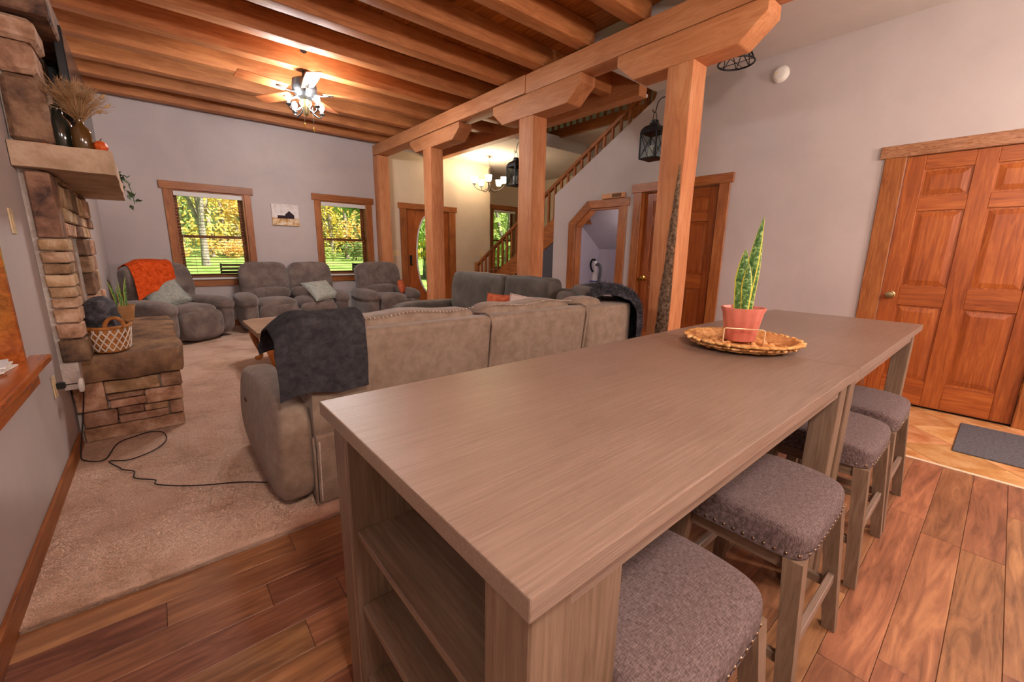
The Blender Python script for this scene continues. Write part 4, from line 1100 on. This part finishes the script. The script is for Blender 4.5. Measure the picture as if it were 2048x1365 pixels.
for k in range(16000):
    u, v = rnd.random(), rnd.random(); p = fur_sheet(u, v); e = .01
    nrm = (fur_sheet(min(u+e, 1), v)-fur_sheet(max(u-e, 0), v)).cross(fur_sheet(u, min(v+e, 1))-fur_sheet(u, max(v-e, 0)))
    if nrm.length < 1e-9: continue
    nrm.normalize()
    if (p-Vector((3.2, 2.3, .5))).dot(nrm) < 0: nrm = -nrm
    tip = p+nrm*.020+Vector((rnd.gauss(0, .01), rnd.gauss(0, .01), rnd.gauss(-.004, .01)))
    s = Vector((rnd.gauss(0, 1), rnd.gauss(0, 1), rnd.gauss(0, 1))).normalized()*.0028; i = len(V)
    V += [tuple(p-s), tuple(p+s), tuple(tip)]; Fc.append((i, i+1, i+2))
me = bpy.data.meshes.new('fur_pile'); me.from_pydata(V, [], Fc); me.materials.append(MT['fur_black'])
o = bpy.data.objects.new('fur_pile', me); COL.objects.link(o); o.parent = ft; o['kind'] = 'stuff'

def pillow(label, c, s, rot, mat, seed=1, name='throw_pillow', ruffle=0):
    t = thing(name, label, 'pillow', c); M = Matrix.Rotation(rot[2], 3, 'Z') @ Matrix.Rotation(rot[0], 3, 'X') @ Matrix.Rotation(rot[1], 3, 'Y')
    bm = bmesh.new(); n = 18; T, Bm = {}, {}
    for i in range(n+1):
        for j in range(n+1):
            a, b = -1+2*i/n, -1+2*j/n
            k = (1-a**4)*(1-b**4); pin = 1-.09*(1-abs(a)**2)*(abs(b)**3)-.0; pin2 = 1-.09*(1-abs(b)**2)*(abs(a)**3)
            h = s[2]/2*k**.55+.012*noise.noise(Vector((a*2+seed, b*2, seed)))*k
            for sg, D in ((1, T), (-1, Bm)):
                if sg < 0 and (i in (0, n) or j in (0, n)): D[i, j] = T[i, j]; continue
                D[i, j] = bm.verts.new(M @ Vector((a*s[0]/2*pin2, b*s[1]/2*pin, sg*h)))
    for D in (T, Bm):
        for i in range(n):
            for j in range(n): bm.faces.new((D[i, j], D[i+1, j], D[i+1, j+1], D[i, j+1]))
    ob('cover', bm, mat, t, smooth=True, ang=80)
    edge = [M @ Vector(p) for p in [(-s[0]/2, -s[1]/2, 0), (0, -s[1]/2*.91, 0), (s[0]/2, -s[1]/2, 0), (s[0]/2*.91, 0, 0), (s[0]/2, s[1]/2, 0), (0, s[1]/2*.91, 0), (-s[0]/2, s[1]/2, 0), (-s[0]/2*.91, 0, 0)]]
    ob('piping', TB(edge, .005, 6, closed=True), mat, t, smooth=True)
    return t
pillow('rust-orange pillow leaning on the long side of the sectional', (3.10, 3.28, .645), (.34, .34, .13), (R(75), 0, R(-70)), 'pillow_rust', 2)
pillow('pale blush pillow beside the rust one on the sectional', (3.12, 2.93, .65), (.36, .36, .13), (R(72), R(14), R(-78)), 'pillow_blush', 5)

# ---- plush recliners and loveseat (front faces local -y)
def plush_seat(t, Wd, n):
    aw = .25; sw = (Wd-2*aw+.04)/n
    ob('base', BX(-Wd/2+.12, Wd/2-.12, -.36, .36, .05, .30, .03, 2), 'plush', t)
    for s in (-1, 1):
        x = s*(Wd/2-aw/2)
        bm = SB((x*.985, -.02, .29), (aw*.86, .86, .50), 4, 12)
        a = ob('arm', bm, 'plush', t, smooth=True, ang=80)
        bm = SB((x, -.06, .475), (aw*1.12, .84, .20), 2.8, 12)
        for v in bm.verts: v.co.z -= .10*max(0, (-v.co.y-.2))**1.0*.6
        ob('arm_pad', bm, 'plush', a, smooth=True, ang=80)
    for k in range(n):
        x = (k-(n-1)/2)*sw
        bm = SB((x, -.13, .39), (sw*1.0, .66, .22), 3.2, 12)
        ob('seat_cushion', bm, 'plush', t, smooth=True, ang=80)
        ob('footrest', SB((x, -.40, .235), (sw*.99, .17, .40), 3.5, 12), 'plush', t, smooth=True, ang=80)
        q = Matrix.Rotation(R(-13), 3, 'X')
        bw = (Wd-.22)/n; xb = (k-(n-1)/2)*bw
        bm = SB((xb, .22, .70), (bw*1.01, .26, .64), 4.5, 16, rot=q)
        for v in bm.verts:
            f = math.exp(-((v.co.z-.60)/.035)**2); v.co.y += .035*f*(1 if v.co.y < .22 else 0)
            v.co += noise.noise_vector(v.co*5+Vector((k, 0, 0)))*.008
        b = ob('backrest', bm, 'plush', t, smooth=True, ang=80)
        ob('lumbar_roll', SB((x, .10, .54), (sw*.98, .2, .2), 3, 10), 'plush', b, smooth=True, ang=80)
    ob('back_shell', BX(-Wd/2+.2, Wd/2-.2, .25, .40, .12, .72, .04, 2), 'plush', t)
    for sx in (-1, 1):
        for sy in (-1, 1): ob('foot', TB([(sx*(Wd/2-.2), sy*.3, .012), (sx*(Wd/2-.2), sy*.3, .07)], .025, 8), 'black_plastic', t)
lv = thing('loveseat', 'plush brown-grey two-seat reclining loveseat below the windows', 'sofa', (2.10, 7.34, 0)); plush_seat(lv, 1.56, 2)
rc = thing('recliner', 'plush brown-grey recliner draped with an orange throw by the fireplace', 'armchair', (.62, 7.06, 0), R(36), 'plush recliners against the far wall'); plush_seat(rc, 1.04, 1)
rc2 = thing('recliner', 'plush brown-grey recliner standing before the far timber post', 'armchair', (3.55, 7.16, 0), R(3), 'plush recliners against the far wall'); plush_seat(rc2, 1.02, 1)
pillow('sage grey pillow lying at the right arm of the loveseat', (2.46, 7.06, .585), (.46, .42, .13), (R(38), R(-4), R(24)), 'pillow_sage', 3)
pillow('sage grey pillow slumped in the recliner with the orange throw', (.53, 6.98, .615), (.44, .40, .14), (R(40), R(-24), R(30)), 'pillow_sage', 7)
pillow('small round-edged rust pillow in the recliner by the far post', (3.80, 6.98, .60), (.22, .24, .10), (R(75), R(0), R(50)), 'pillow_rust', 9)
def orange(u, v):
    # over the back of the turned recliner: local frame of rc
    x = -.34+u*.50; prof = [(.42, .62), (.43, .86), (.40, 1.0), (.30, 1.045), (.20, 1.02), (.13, .92), (.08, .78), (.03, .66)]
    i = v*(len(prof)-1); k = min(int(i), len(prof)-2); s = i-k
    yv = prof[k][0]*(1-s)+prof[k+1][0]*s; z = prof[k][1]*(1-s)+prof[k+1][1]*s
    x -= .16*max(0, v-.5)
    f = noise.noise(Vector((x*8, v*3, 2)))*.02
    z -= .16*max(0, (-x-.22)/.3)
    p = Vector((x, yv-.02+f, z+.015+f*.5)); c, s_ = math.cos(R(36)), math.sin(R(36))
    return Vector((.62+p.x*c-p.y*s_, 7.06+p.x*s_+p.y*c, p.z))
tag(ob('throw_blanket', sheet(orange, 24, 36, .008), 'throw_orange', None, smooth=True, ang=80), 'bright orange throw over the back of the recliner', 'blanket')

# ---- coffee table
t = thing('coffee_table', 'coffee table with clipped corners and curved wooden legs', 'table', (1.72, 4.78, 0))
c = .12; hx, hy = .60, .55
poly = [(-hx+c, -hy), (hx-c, -hy), (hx, -hy+c), (hx, hy-c), (hx-c, hy), (-hx+c, hy), (-hx, hy-c), (-hx, -hy+c)]
ob('tabletop', PR(poly, 'z', .425, .465, .008), 'coffee_top', t)
ob('apron', PR([(p[0]*.9, p[1]*.9) for p in poly], 'z', .34, .425, .004), 'coffee_leg', t)
for sx in (-1, 1):
    for sy in (-1, 1):
        d = Vector((sx, sy, 0)).normalized()
        pr = [(.0, .42, .045), (.035, .38, .055), (.06, .32, .05), (.045, .22, .032), (.01, .12, .022), (.005, .06, .022), (.05, .022, .026), (.07, .013, .018)]
        P = smooth_path([Vector((sx*.46, sy*.41, 0))+d*a+Vector((0, 0, z)) for a, z, r in pr], 3)
        rr = []
        for i in range(len(pr)-1):
            for j in range(3): rr.append(pr[i][2]+(pr[i+1][2]-pr[i][2])*j/3)
        rr.append(pr[-1][2])
        P = [Vector((p.x, p.y, max(p.z, .012+r_))) if p.z < .1 else p for p, r_ in zip(P, rr)]
        ob('leg', TB(P, rr, 10), 'coffee_leg', t, smooth=True, ang=70)

# ================================================================== CEILING FAN
FX, FYY = 1.95, 5.26
fan = thing('ceiling_fan', 'ceiling fan with wooden blades and four lit bulbs below', 'ceiling fan', (FX, FYY, 2.5))
ob('canopy', LT([(0, .79), (.075, .79), (.078, .76), (.05, .70), (.022, .66), (0, .66)], 24), 'black_metal', fan, smooth=True)
ob('downrod', TB([(0, 0, .50), (0, 0, .68)], .013, 10), 'black_metal', fan, smooth=True)
ob('motor', LT([(0, .53), (.06, .53), (.115, .50), (.125, .44), (.12, .385), (.095, .36), (.09, .33), (.05, .31), (0, .31)], 28), 'pewter', fan, smooth=True)
for k, a in enumerate((-100, -28, 44, 116, 188)):
    q = R(a+3)
    bl = ob('blade', sheet(lambda u, v: Vector((.19+.47*u, (v-.5)*(.115+.03*math.sin(u*2.2)), .385+(v-.5)*.030)), 12, 4, .007), 'fan_blade', fan, (0, 0, 0), (0, 0, q), False)
    bm = TB([(.10, 0, .37), (.16, 0, .362), (.24, .0, .372)], [.012, .009, .012], 8); sbox(bm, (.25, 0, .374), (.09, .05, .008), 3, 4)
    ob('blade_iron', bm, 'pewter', bl, smooth=True)
ob('light_fitter', LT([(0, .31), (.055, .305), (.06, .27), (.035, .23), (.03, .18), (.012, .15), (0, .145)], 20), 'satin_brass', fan, smooth=True)
for k in range(4):
    a = R(20+90*k); d = Vector((math.cos(a), math.sin(a), 0))
    arm = ob('lamp_arm', TB([d*.03+Vector((0, 0, .25)), d*.09+Vector((0, 0, .19)), d*.15+Vector((0, 0, .165)), d*.19+Vector((0, 0, .185)), d*.195+Vector((0, 0, .215))], .008, 8), 'pewter', fan, smooth=True)
    ob('socket', LT([(0, 0), (.02, 0), (.03, .012), (.022, .03), (.016, .04), (0, .04)], 14), 'pewter', arm, d*.195+Vector((0, 0, .205)), smooth=True)
    ob('bulb', LT([(0, 0), (.012, 0), (.026, .025), (.030, .045), (.024, .068), (.012, .08), (0, .083)], 16), 'bulb_cool', arm, d*.195+Vector((0, 0, .243)), smooth=True)
for dx, L, m in ((-.03, .17, 'brass'), (.06, .2, 'brass')):
    p = ob('pull_chain', TB([(dx, -.03, .24), (dx, -.03, .24-L)], .0018, 5), 'pewter', fan)
    ob('pull_knob', LT([(0, 0), (.006, .005), (.009, .02), (.006, .045), (.003, .05), (0, .05)], 10), m, p, (dx, -.03, .24-L-.05), smooth=True)
def lamp(kind, name, loc, energy, col, radius=.05, size=None, rot=None):
    l = bpy.data.lights.new(name, kind); l.energy = energy; l.color = col
    if kind == 'POINT': l.shadow_soft_size = radius
    if size: l.shape = 'DISK'; l.size = size
    o = bpy.data.objects.new(name, l); COL.objects.link(o); o.location = loc
    if rot: o.rotation_euler = rot
    return o
for k in range(4):
    a = R(20+90*k)
    lamp('POINT', 'fan_bulb_light', (FX+.195*math.cos(a), FYY+.195*math.sin(a), 2.5+.29), 62, (1, .95, .92), .04)

# ---- chandelier
CX_, CY_ = 5.84, 7.10
ch = thing('chandelier', 'bronze five-arm chandelier with glowing cup shades in the entry', 'chandelier', (CX_, CY_, 2.40))
ob('canopy', LT([(0, .698), (.06, .698), (.062, .685), (.03, .67), (0, .665)], 20), 'oil_bronze', ch, smooth=True)
bm = bmesh.new()
for k in range(9): tube(bm, [(.008*math.cos(t*.785)*(1 if k % 2 else 0)+0, .008*math.cos(t*.785)*(0 if k % 2 else 1), .47+k*.024+.014*math.sin(t*.785)) for t in range(8)], .002, 5, closed=True)
ob('chain', bm, 'oil_bronze', ch)
ob('column', LT([(0, .48), (.012, .47), (.02, .40), (.010, .33), (.018, .2), (.03, .12), (.02, .06), (.008, .02), (0, .0)], 18), 'oil_bronze', ch, smooth=True)
for k in range(5):
    a = R(14+72*k); d = Vector((math.cos(a), math.sin(a), 0)); z = Vector((0, 0, 1))
    arm = ob('arm', TB(smooth_path([d*.02+z*.09, d*.12+z*.04, d*.24+z*.06, d*.31+z*.12, d*.31+z*.155], 4), .008, 8), 'oil_bronze', ch, smooth=True)
    ob('cup', LT([(0, 0), (.035, 0), (.04, .01), (.018, .025), (0, .025)], 16), 'oil_bronze', arm, d*.31+z*.15, smooth=True)
    ob('shade', LT([(.03, 0), (.05, .012), (.062, .06), (.068, .12), (.064, .12), (.058, .06), (.046, .016), (.03, .006)], 20), 'shade_warm', arm, d*.31+z*.172, smooth=True)
    lamp('POINT', 'chandelier_bulb_light', Vector((CX_, CY_, 2.40))+d*.31+z*.31, 7, (1, .78, .5), .04)

# ---- lanterns on post hooks
def lantern(label, x, y, ztop, post_y):
    t = thing('hanging_lantern', label, 'lantern', (x, y, ztop), 0, 'black lanterns hanging from the posts')
    w_, H = .075, .27; z0 = -.10-H
    for sx in (-1, 1):
        for sy in (-1, 1): ob('frame_bar', BX(sx*w_-.005, sx*w_+.005, sy*w_-.005, sy*w_+.005, z0, z0+H*.75), 'black_metal', t)
    for z in (z0, z0+H*.75): 
        ob('frame_ring', TB([(w_, w_, z), (-w_, w_, z), (-w_, -w_, z), (w_, -w_, z)], .006, 6, closed=True), 'black_metal', t)
    ob('floor_plate', BX(-w_, w_, -w_, w_, z0-.006, z0+.003), 'black_metal', t)
    for ax in range(2):
        for s in (-1, 1):
            bm = bmesh.new(); e = s*(w_+.001)
            for q in (1, -1):
                p0, p1 = (-w_*q, z0), (w_*q, z0+H*.75)
                tube(bm, [(p0[0], e, p0[1]), (p1[0], e, p1[1])] if ax else [(e, p0[0], p0[1]), (e, p1[0], p1[1])], .0028, 5)
            o = ob('cross_bars', bm, 'black_metal', t)
            g = w_-.003; ob('pane', BX(-g, g, s*g-.001, s*g+.001, z0+.004, z0+H*.74) if ax else BX(s*g-.001, s*g+.001, -g, g, z0+.004, z0+H*.74), 'lantern_glass', t)
    bm = bmesh.new(); zz = z0+H*.75; prev = None
    for r_, dz in ((1.08, 0), (.98, .03), (.72, .055), (.38, .068), (.36, .08)):
        q = w_*r_; ring = [bm.verts.new((sx*q, sy*q, zz+dz)) for sx, sy in ((-1, -1), (1, -1), (1, 1), (-1, 1))]
        if prev:
            for k in range(4): bm.faces.new((prev[k], prev[(k+1) % 4], ring[(k+1) % 4], ring[k]))
        prev = ring
    bm.faces.new(prev); ob('dome_roof', bm, 'black_metal', t)
    ob('cap', LT([(0, zz+.08), (.032, .0+zz+.08), (.032, zz+.098), (.02, zz+.104), (0, zz+.106)], 14), 'black_metal', t)
    ob('bail', TB([(.03*math.cos(math.pi*k/10), 0, zz+.10+.065*math.sin(math.pi*k/10)) for k in range(11)], .003, 6), 'black_metal', t, smooth=True)
    ob('candle', LT([(0, z0+.004), (.033, z0+.004), (.033, z0+.10), (.03, z0+.104), (0, z0+.10)], 18), 'candle_wax', t, smooth=True)
    h = thing('lantern_hook', 'black iron hook on the post holding the lantern', 'hook', (x, post_y, ztop+.05))
    L = y-post_y; zb = zz+.165-.05+.003-.0
    ob('bracket', BX(-.012, .012, 0.001, .008, -.09, .05, .002), 'black_metal', h)
    ob('arm', TB(smooth_path([(0, .004, .03), (0, L*.5, .045), (0, L-.02, .02), (0, L, zb-.002), (0, L+.02, zb+.004), (0, L+.03, zb+.022)], 4), .004, 6), 'black_metal', h, smooth=True)
    return t, h
t, h = lantern('black cross-barred lantern with a candle hung from the bark-edged post', 3.845, 2.145, 2.395, 2.012)
h['label'] = 'black iron hook on the bark-edged post'
t, h = lantern('black cross-barred lantern hung from the post over the girder joint', 3.82, 3.905, 2.36, 3.777)
h['label'] = 'black iron hook on the post over the girder joint'

# ---- cage ceiling light
t = thing('cage_light', 'round black wire-cage ceiling light partly behind the bolster', 'ceiling light', (4.74, 1.93, ZC))
ob('canopy', LT([(0, -.002), (.07, -.002), (.07, -.02), (.02, -.03), (0, -.03)], 20), 'black_metal', t, smooth=True)
for z, r in ((-.05, .10), (-.165, .15)):
    ob('hoop', TB([(r*math.cos(2*math.pi*k/32), r*math.sin(2*math.pi*k/32), z) for k in range(32)], .008, 8, closed=True), 'black_metal', t, smooth=True)
bm = bmesh.new()
for k in range(8):
    for s in (-1, 1):
        a = 2*math.pi*k/8; b = a+s*math.pi/8
        tube(bm, [(.10*math.cos(a), .10*math.sin(a), -.05), (.15*math.cos(b), .15*math.sin(b), -.165)], .004, 5)
for k in range(4):
    a = math.pi/2*k; tube(bm, [(.02*math.cos(a), .02*math.sin(a), -.025), (.10*math.cos(a), .10*math.sin(a), -.05)], .004, 5)
    tube(bm, [(0, 0, -.165), (.15*math.cos(a), .15*math.sin(a), -.165)], .003, 5)
ob('cage_wires', bm, 'black_metal', t)
ob('bulb', LT([(0, -.115), (.02, -.11), (.03, -.085), (.024, -.055), (.012, -.035), (.012, -.028)], 14), 'candle_wax', t, smooth=True)

# ---- under-stair things
t = thing('vacuum_cleaner', 'white upright vacuum with grey hose inside the under-stair opening', 'vacuum', (5.72, 4.20, .014))
ob('base', SB((0, 0, .08), (.28, .30, .15), 4, 8), 'vac_hose', t, smooth=True)
ob('body', TB([(0, 0, .12), (0, .0, .5), (0, .0, .86), (0, 0, .93)], [.07, .07, .05, .03], 16), 'vac_white', t, smooth=True)
ob('band', TB([(0, 0, .78), (0, 0, .80)], .064, 16), 'vac_blue', t, smooth=True)
ob('handle', TB(smooth_path([(0, 0, .90), (-.01, .06, .98), (0, .085, 1.06), (0, .05, 1.12), (0, -.01, 1.11)], 4), [.016]*17, 8), 'black_plastic', t, smooth=True)
ob('wand', TB([(0, -.02, .9), (0, -.015, 1.0), (0, -.0, 1.10)], .028, 10), 'vac_white', t, smooth=True)
ob('hose', TB(smooth_path([(0, -.03, 1.04), (-.02, -.09, 1.05), (-.02, -.13, .98), (-.02, -.11, .8), (-.02, -.09, .5), (0, -.05, .3)], 6), .024, 10), 'vac_hose', t, smooth=True)
t = thing('pouf', 'soft dusty-pink pouf stored in the under-stair opening', 'pouf', (5.78, 3.70, .013))
bm = SB((0, 0, .40), (.62, .62, .80), 3, 12); ob('cushion', bm, 'pouf_pink', t, smooth=True, ang=80)
ob('piping', TB([(.30*math.cos(2*math.pi*k/24), .30*math.sin(2*math.pi*k/24), .60) for k in range(24)], .008, 6, closed=True), 'pouf_pink', t, smooth=True)

# ================================================================== OUTSIDE
def lawn_z(y): return -.12+max(0, y-9.5)*.030
struct(ob('ground', sheet(lambda u, v: Vector((-25+u*75, 8.06+v*75, lawn_z(8.06+v*75) if v > .03 else -.14)), 20, 40), 'grass'), 'sunlit green lawn behind the house')
struct(ob('ground', BX(-2, 9.0, 8.06, 10.7, -.30, -.02), 'patio_stone'), 'stone patio outside the windows')
struct(ob('ground', sheet(lambda u, v: Vector((-60+u*60-.3, -20+v*80, -.15)), 4, 4), 'grass'), 'grass beyond the left wall')
def outdoor_chair(label, x, y):
    t = thing('patio_chair', label, 'chair', (x, y, -.02), 0, 'dark slatted chairs on the patio')
    for s in (-1, 1):
        ob('frame', TB(smooth_path([(s*.26, .25, 0), (s*.26, .22, .4), (s*.26, -.02, .42), (s*.26, -.12, .95)], 3), .016, 8), 'patio_metal', t, smooth=True)
        ob('leg', TB([(s*.26, -.02, .42), (s*.26, -.2, 0)], .014, 8), 'patio_metal', t)
    for k in range(7): ob('back_slat', BX(-.26, .26, -.03-k*.014, -.022-k*.014, .50+k*.065, .55+k*.065), 'patio_metal', t)
    for k in range(5): ob('seat_slat', BX(-.26, .26, .0+k*.045, .035+k*.045, .415, .425), 'patio_metal', t)
outdoor_chair('dark slatted patio chair outside the window by the recliner', 1.70, 10.0)
outdoor_chair('dark slatted patio chair outside the window by the far post', 4.24, 10.0)
def leaf_cloud(name, parent, mat, blobs, per, sz, seed, loc=(0, 0, 0)):
    rnd = random.Random(seed); V, Fc = [], []
    for (c, r) in blobs:
        for k in range(per):
            d = Vector((rnd.gauss(0, 1), rnd.gauss(0, 1), rnd.gauss(0, .8))); d = d.normalized()*r*rnd.random()**.4
            p = Vector(c)+d; a = Vector((rnd.gauss(0, 1), rnd.gauss(0, 1), rnd.gauss(0, 1))).normalized(); b = a.orthogonal().normalized()
            s = sz*rnd.uniform(.6, 1.3); i = len(V)
            V += [tuple(p-a*s), tuple(p+b*s*.6), tuple(p+a*s), tuple(p-b*s*.6)]; Fc.append((i, i+1, i+2, i+3))
    me = bpy.data.meshes.new(name); me.from_pydata(V, [], Fc); me.materials.append(MT[mat])
    o = bpy.data.objects.new(name, me); COL.objects.link(o); o.parent = parent; o.location = loc; o['kind'] = 'stuff'
    return o
def tree(label, x, y, H, kind, seed, r=.3, fork=True, lo=.35, spread=1.):
    t = thing('tree', label, 'tree', (x, y, lawn_z(y)-.05), 0, 'trees at the edge of the lawn'); rnd = random.Random(seed)
    bm = TB([(0, 0, 0), (.02, 0, H*.12), (0, 0, H*.28)], [r*1.3, r, r*.9], 10)
    if fork:
        for s in range(4):
            a = rnd.random()*6.28; dx, dy = math.cos(a)*spread, math.sin(a)*spread
            if s == 0: dx, dy = -.9*spread, .1
            if s == 1: dx, dy = .35*spread, -.1
            tube(bm, [(0, 0, H*.2), (dx*H*.07, dy*H*.07, H*.42), (dx*H*.16, dy*H*.16, H*.85)], [r*.75, r*.5, r*.12], 8)
    else: tube(bm, [(0, 0, H*.25), (0, 0, H*.95)], [r*.9, r*.2], 8)
    ob('trunk', bm, 'tree_bark', t, smooth=True)
    bl = []
    for k in range(16):
        a = rnd.random()*6.28; q = rnd.random()**.5*H*.30*spread
        bl.append(((math.cos(a)*q, math.sin(a)*q, H*(lo+(1-lo)*rnd.random())), H*.13))
    leaf_cloud('crown', t, kind, bl, 130, .17, seed)
    return t
tree('pale-barked forked maple standing alone on the lawn', 2.35, 25.5, 9, 'leaf_yellow', 1, .15, True, .55, .9)
rnd = random.Random(21); kinds = ['leaf_yellow', 'leaf_green', 'leaf_yellow', 'leaf_dark', 'leaf_yellow']
names = {'leaf_green': 'leafy green tree at the wood edge', 'leaf_yellow': 'golden autumn tree at the wood edge', 'leaf_dark': 'dark evergreen tree at the wood edge'}
for k in range(24):
    y = (34, 41, 48)[k % 3]+rnd.uniform(-1.5, 1.5); x = -1+(k+.5)*1.4+rnd.uniform(-.6, .6)
    kd = kinds[(k*3) % 5]; tree(names[kd], x, y, rnd.uniform(8, 12), kd, 50+k, rnd.uniform(.12, .2), False, .10, .4)
hd = ob('ground', sheet(lambda u, v: Vector((-30+u*85, 56+3*math.sin(u*9), lawn_z(56)-1+v*16+2*math.sin(u*40))), 60, 4), 'leaf_dark'); struct(hd, 'dense wood closing off the lawn')
for k in range(9):
    x = 1+k*2.6+rnd.uniform(-.6, .6); y = rnd.uniform(29, 33)
    t = thing('shrub', 'low leafy shrub along the far side of the lawn', 'shrub', (x, y, lawn_z(y)-.05), 0, 'shrubs along the lawn')
    ob('stem', TB([(0, 0, 0), (0, 0, .6)], .04, 6), 'tree_bark', t)
    leaf_cloud('foliage', t, kinds[(k*2) % 5], [((rnd.uniform(-.7, .7), rnd.uniform(-.5, .5), .6+.3*rnd.random()), .7) for _ in range(4)], 140, .10, 300+k)
# garden tree close to the recess window and front door
for (x, y, lb, kd, s) in ((11.5, 13.5, 'green tree close outside the stair window', 'leaf_green', 71), (9.2, 16.0, 'yellow tree outside the stair window', 'leaf_yellow', 72), (7.4, 14.5, 'green tree outside the front door', 'leaf_green', 73)):
    tree(lb, x, y, 6, kd, s, .12, True, .15, 1.)

# ================================================================== ADDED FILL LAMPS (unseen, behind the camera)
def pendant(label, x, y, z):
    t = thing('fill_pendant', label, 'fill lamp', (x, y, z), 0, 'globes added as fill light behind the camera')
    ob('globe', LT([(0, -.14), (.06, -.126), (.108, -.09), (.138, -.03), (.138, .03), (.108, .09), (.06, .126), (.03, .137)], 28), 'fill_globe_glow', t, smooth=True)
    ob('cap', LT([(.032, .13), (.034, .17), (.012, .19), (0, .19)], 16), 'black_metal', t, smooth=True)
    ob('cord', TB([(0, 0, .18), (0, 0, 3.28-z)], .004, 6), 'cord_black', t)
pendant('globe pendant added as unseen fill light near the wood-lined opening', .70, -.60, 2.35)
pendant('globe pendant added as unseen fill light, the middle one', 3.05, -1.55, 2.1)
pendant('globe pendant added as unseen fill light nearest the panel door', 4.25, -1.7, 2.1)
# bulb added to brighten the cupboard, hidden behind the casing of the under-stair opening
t = thing('cupboard_fill', 'small bulb added as unseen fill light inside the under-stair cupboard', 'lamp', (5.62, 3.325, 1.45))
ob('holder', LT([(0, 0), (.035, 0), (.035, .02), (.02, .035), (.018, .05), (0, .05)], 16), 'white_plastic', t, (0, 0, 0), (R(-90), 0, 0), True)
ob('bulb', LT([(.012, .05), (.022, .07), (.024, .085), (.014, .105), (0, .11)], 14), 'cupboard_fill_glow', t, (0, 0, 0), (R(-90), 0, 0), True)
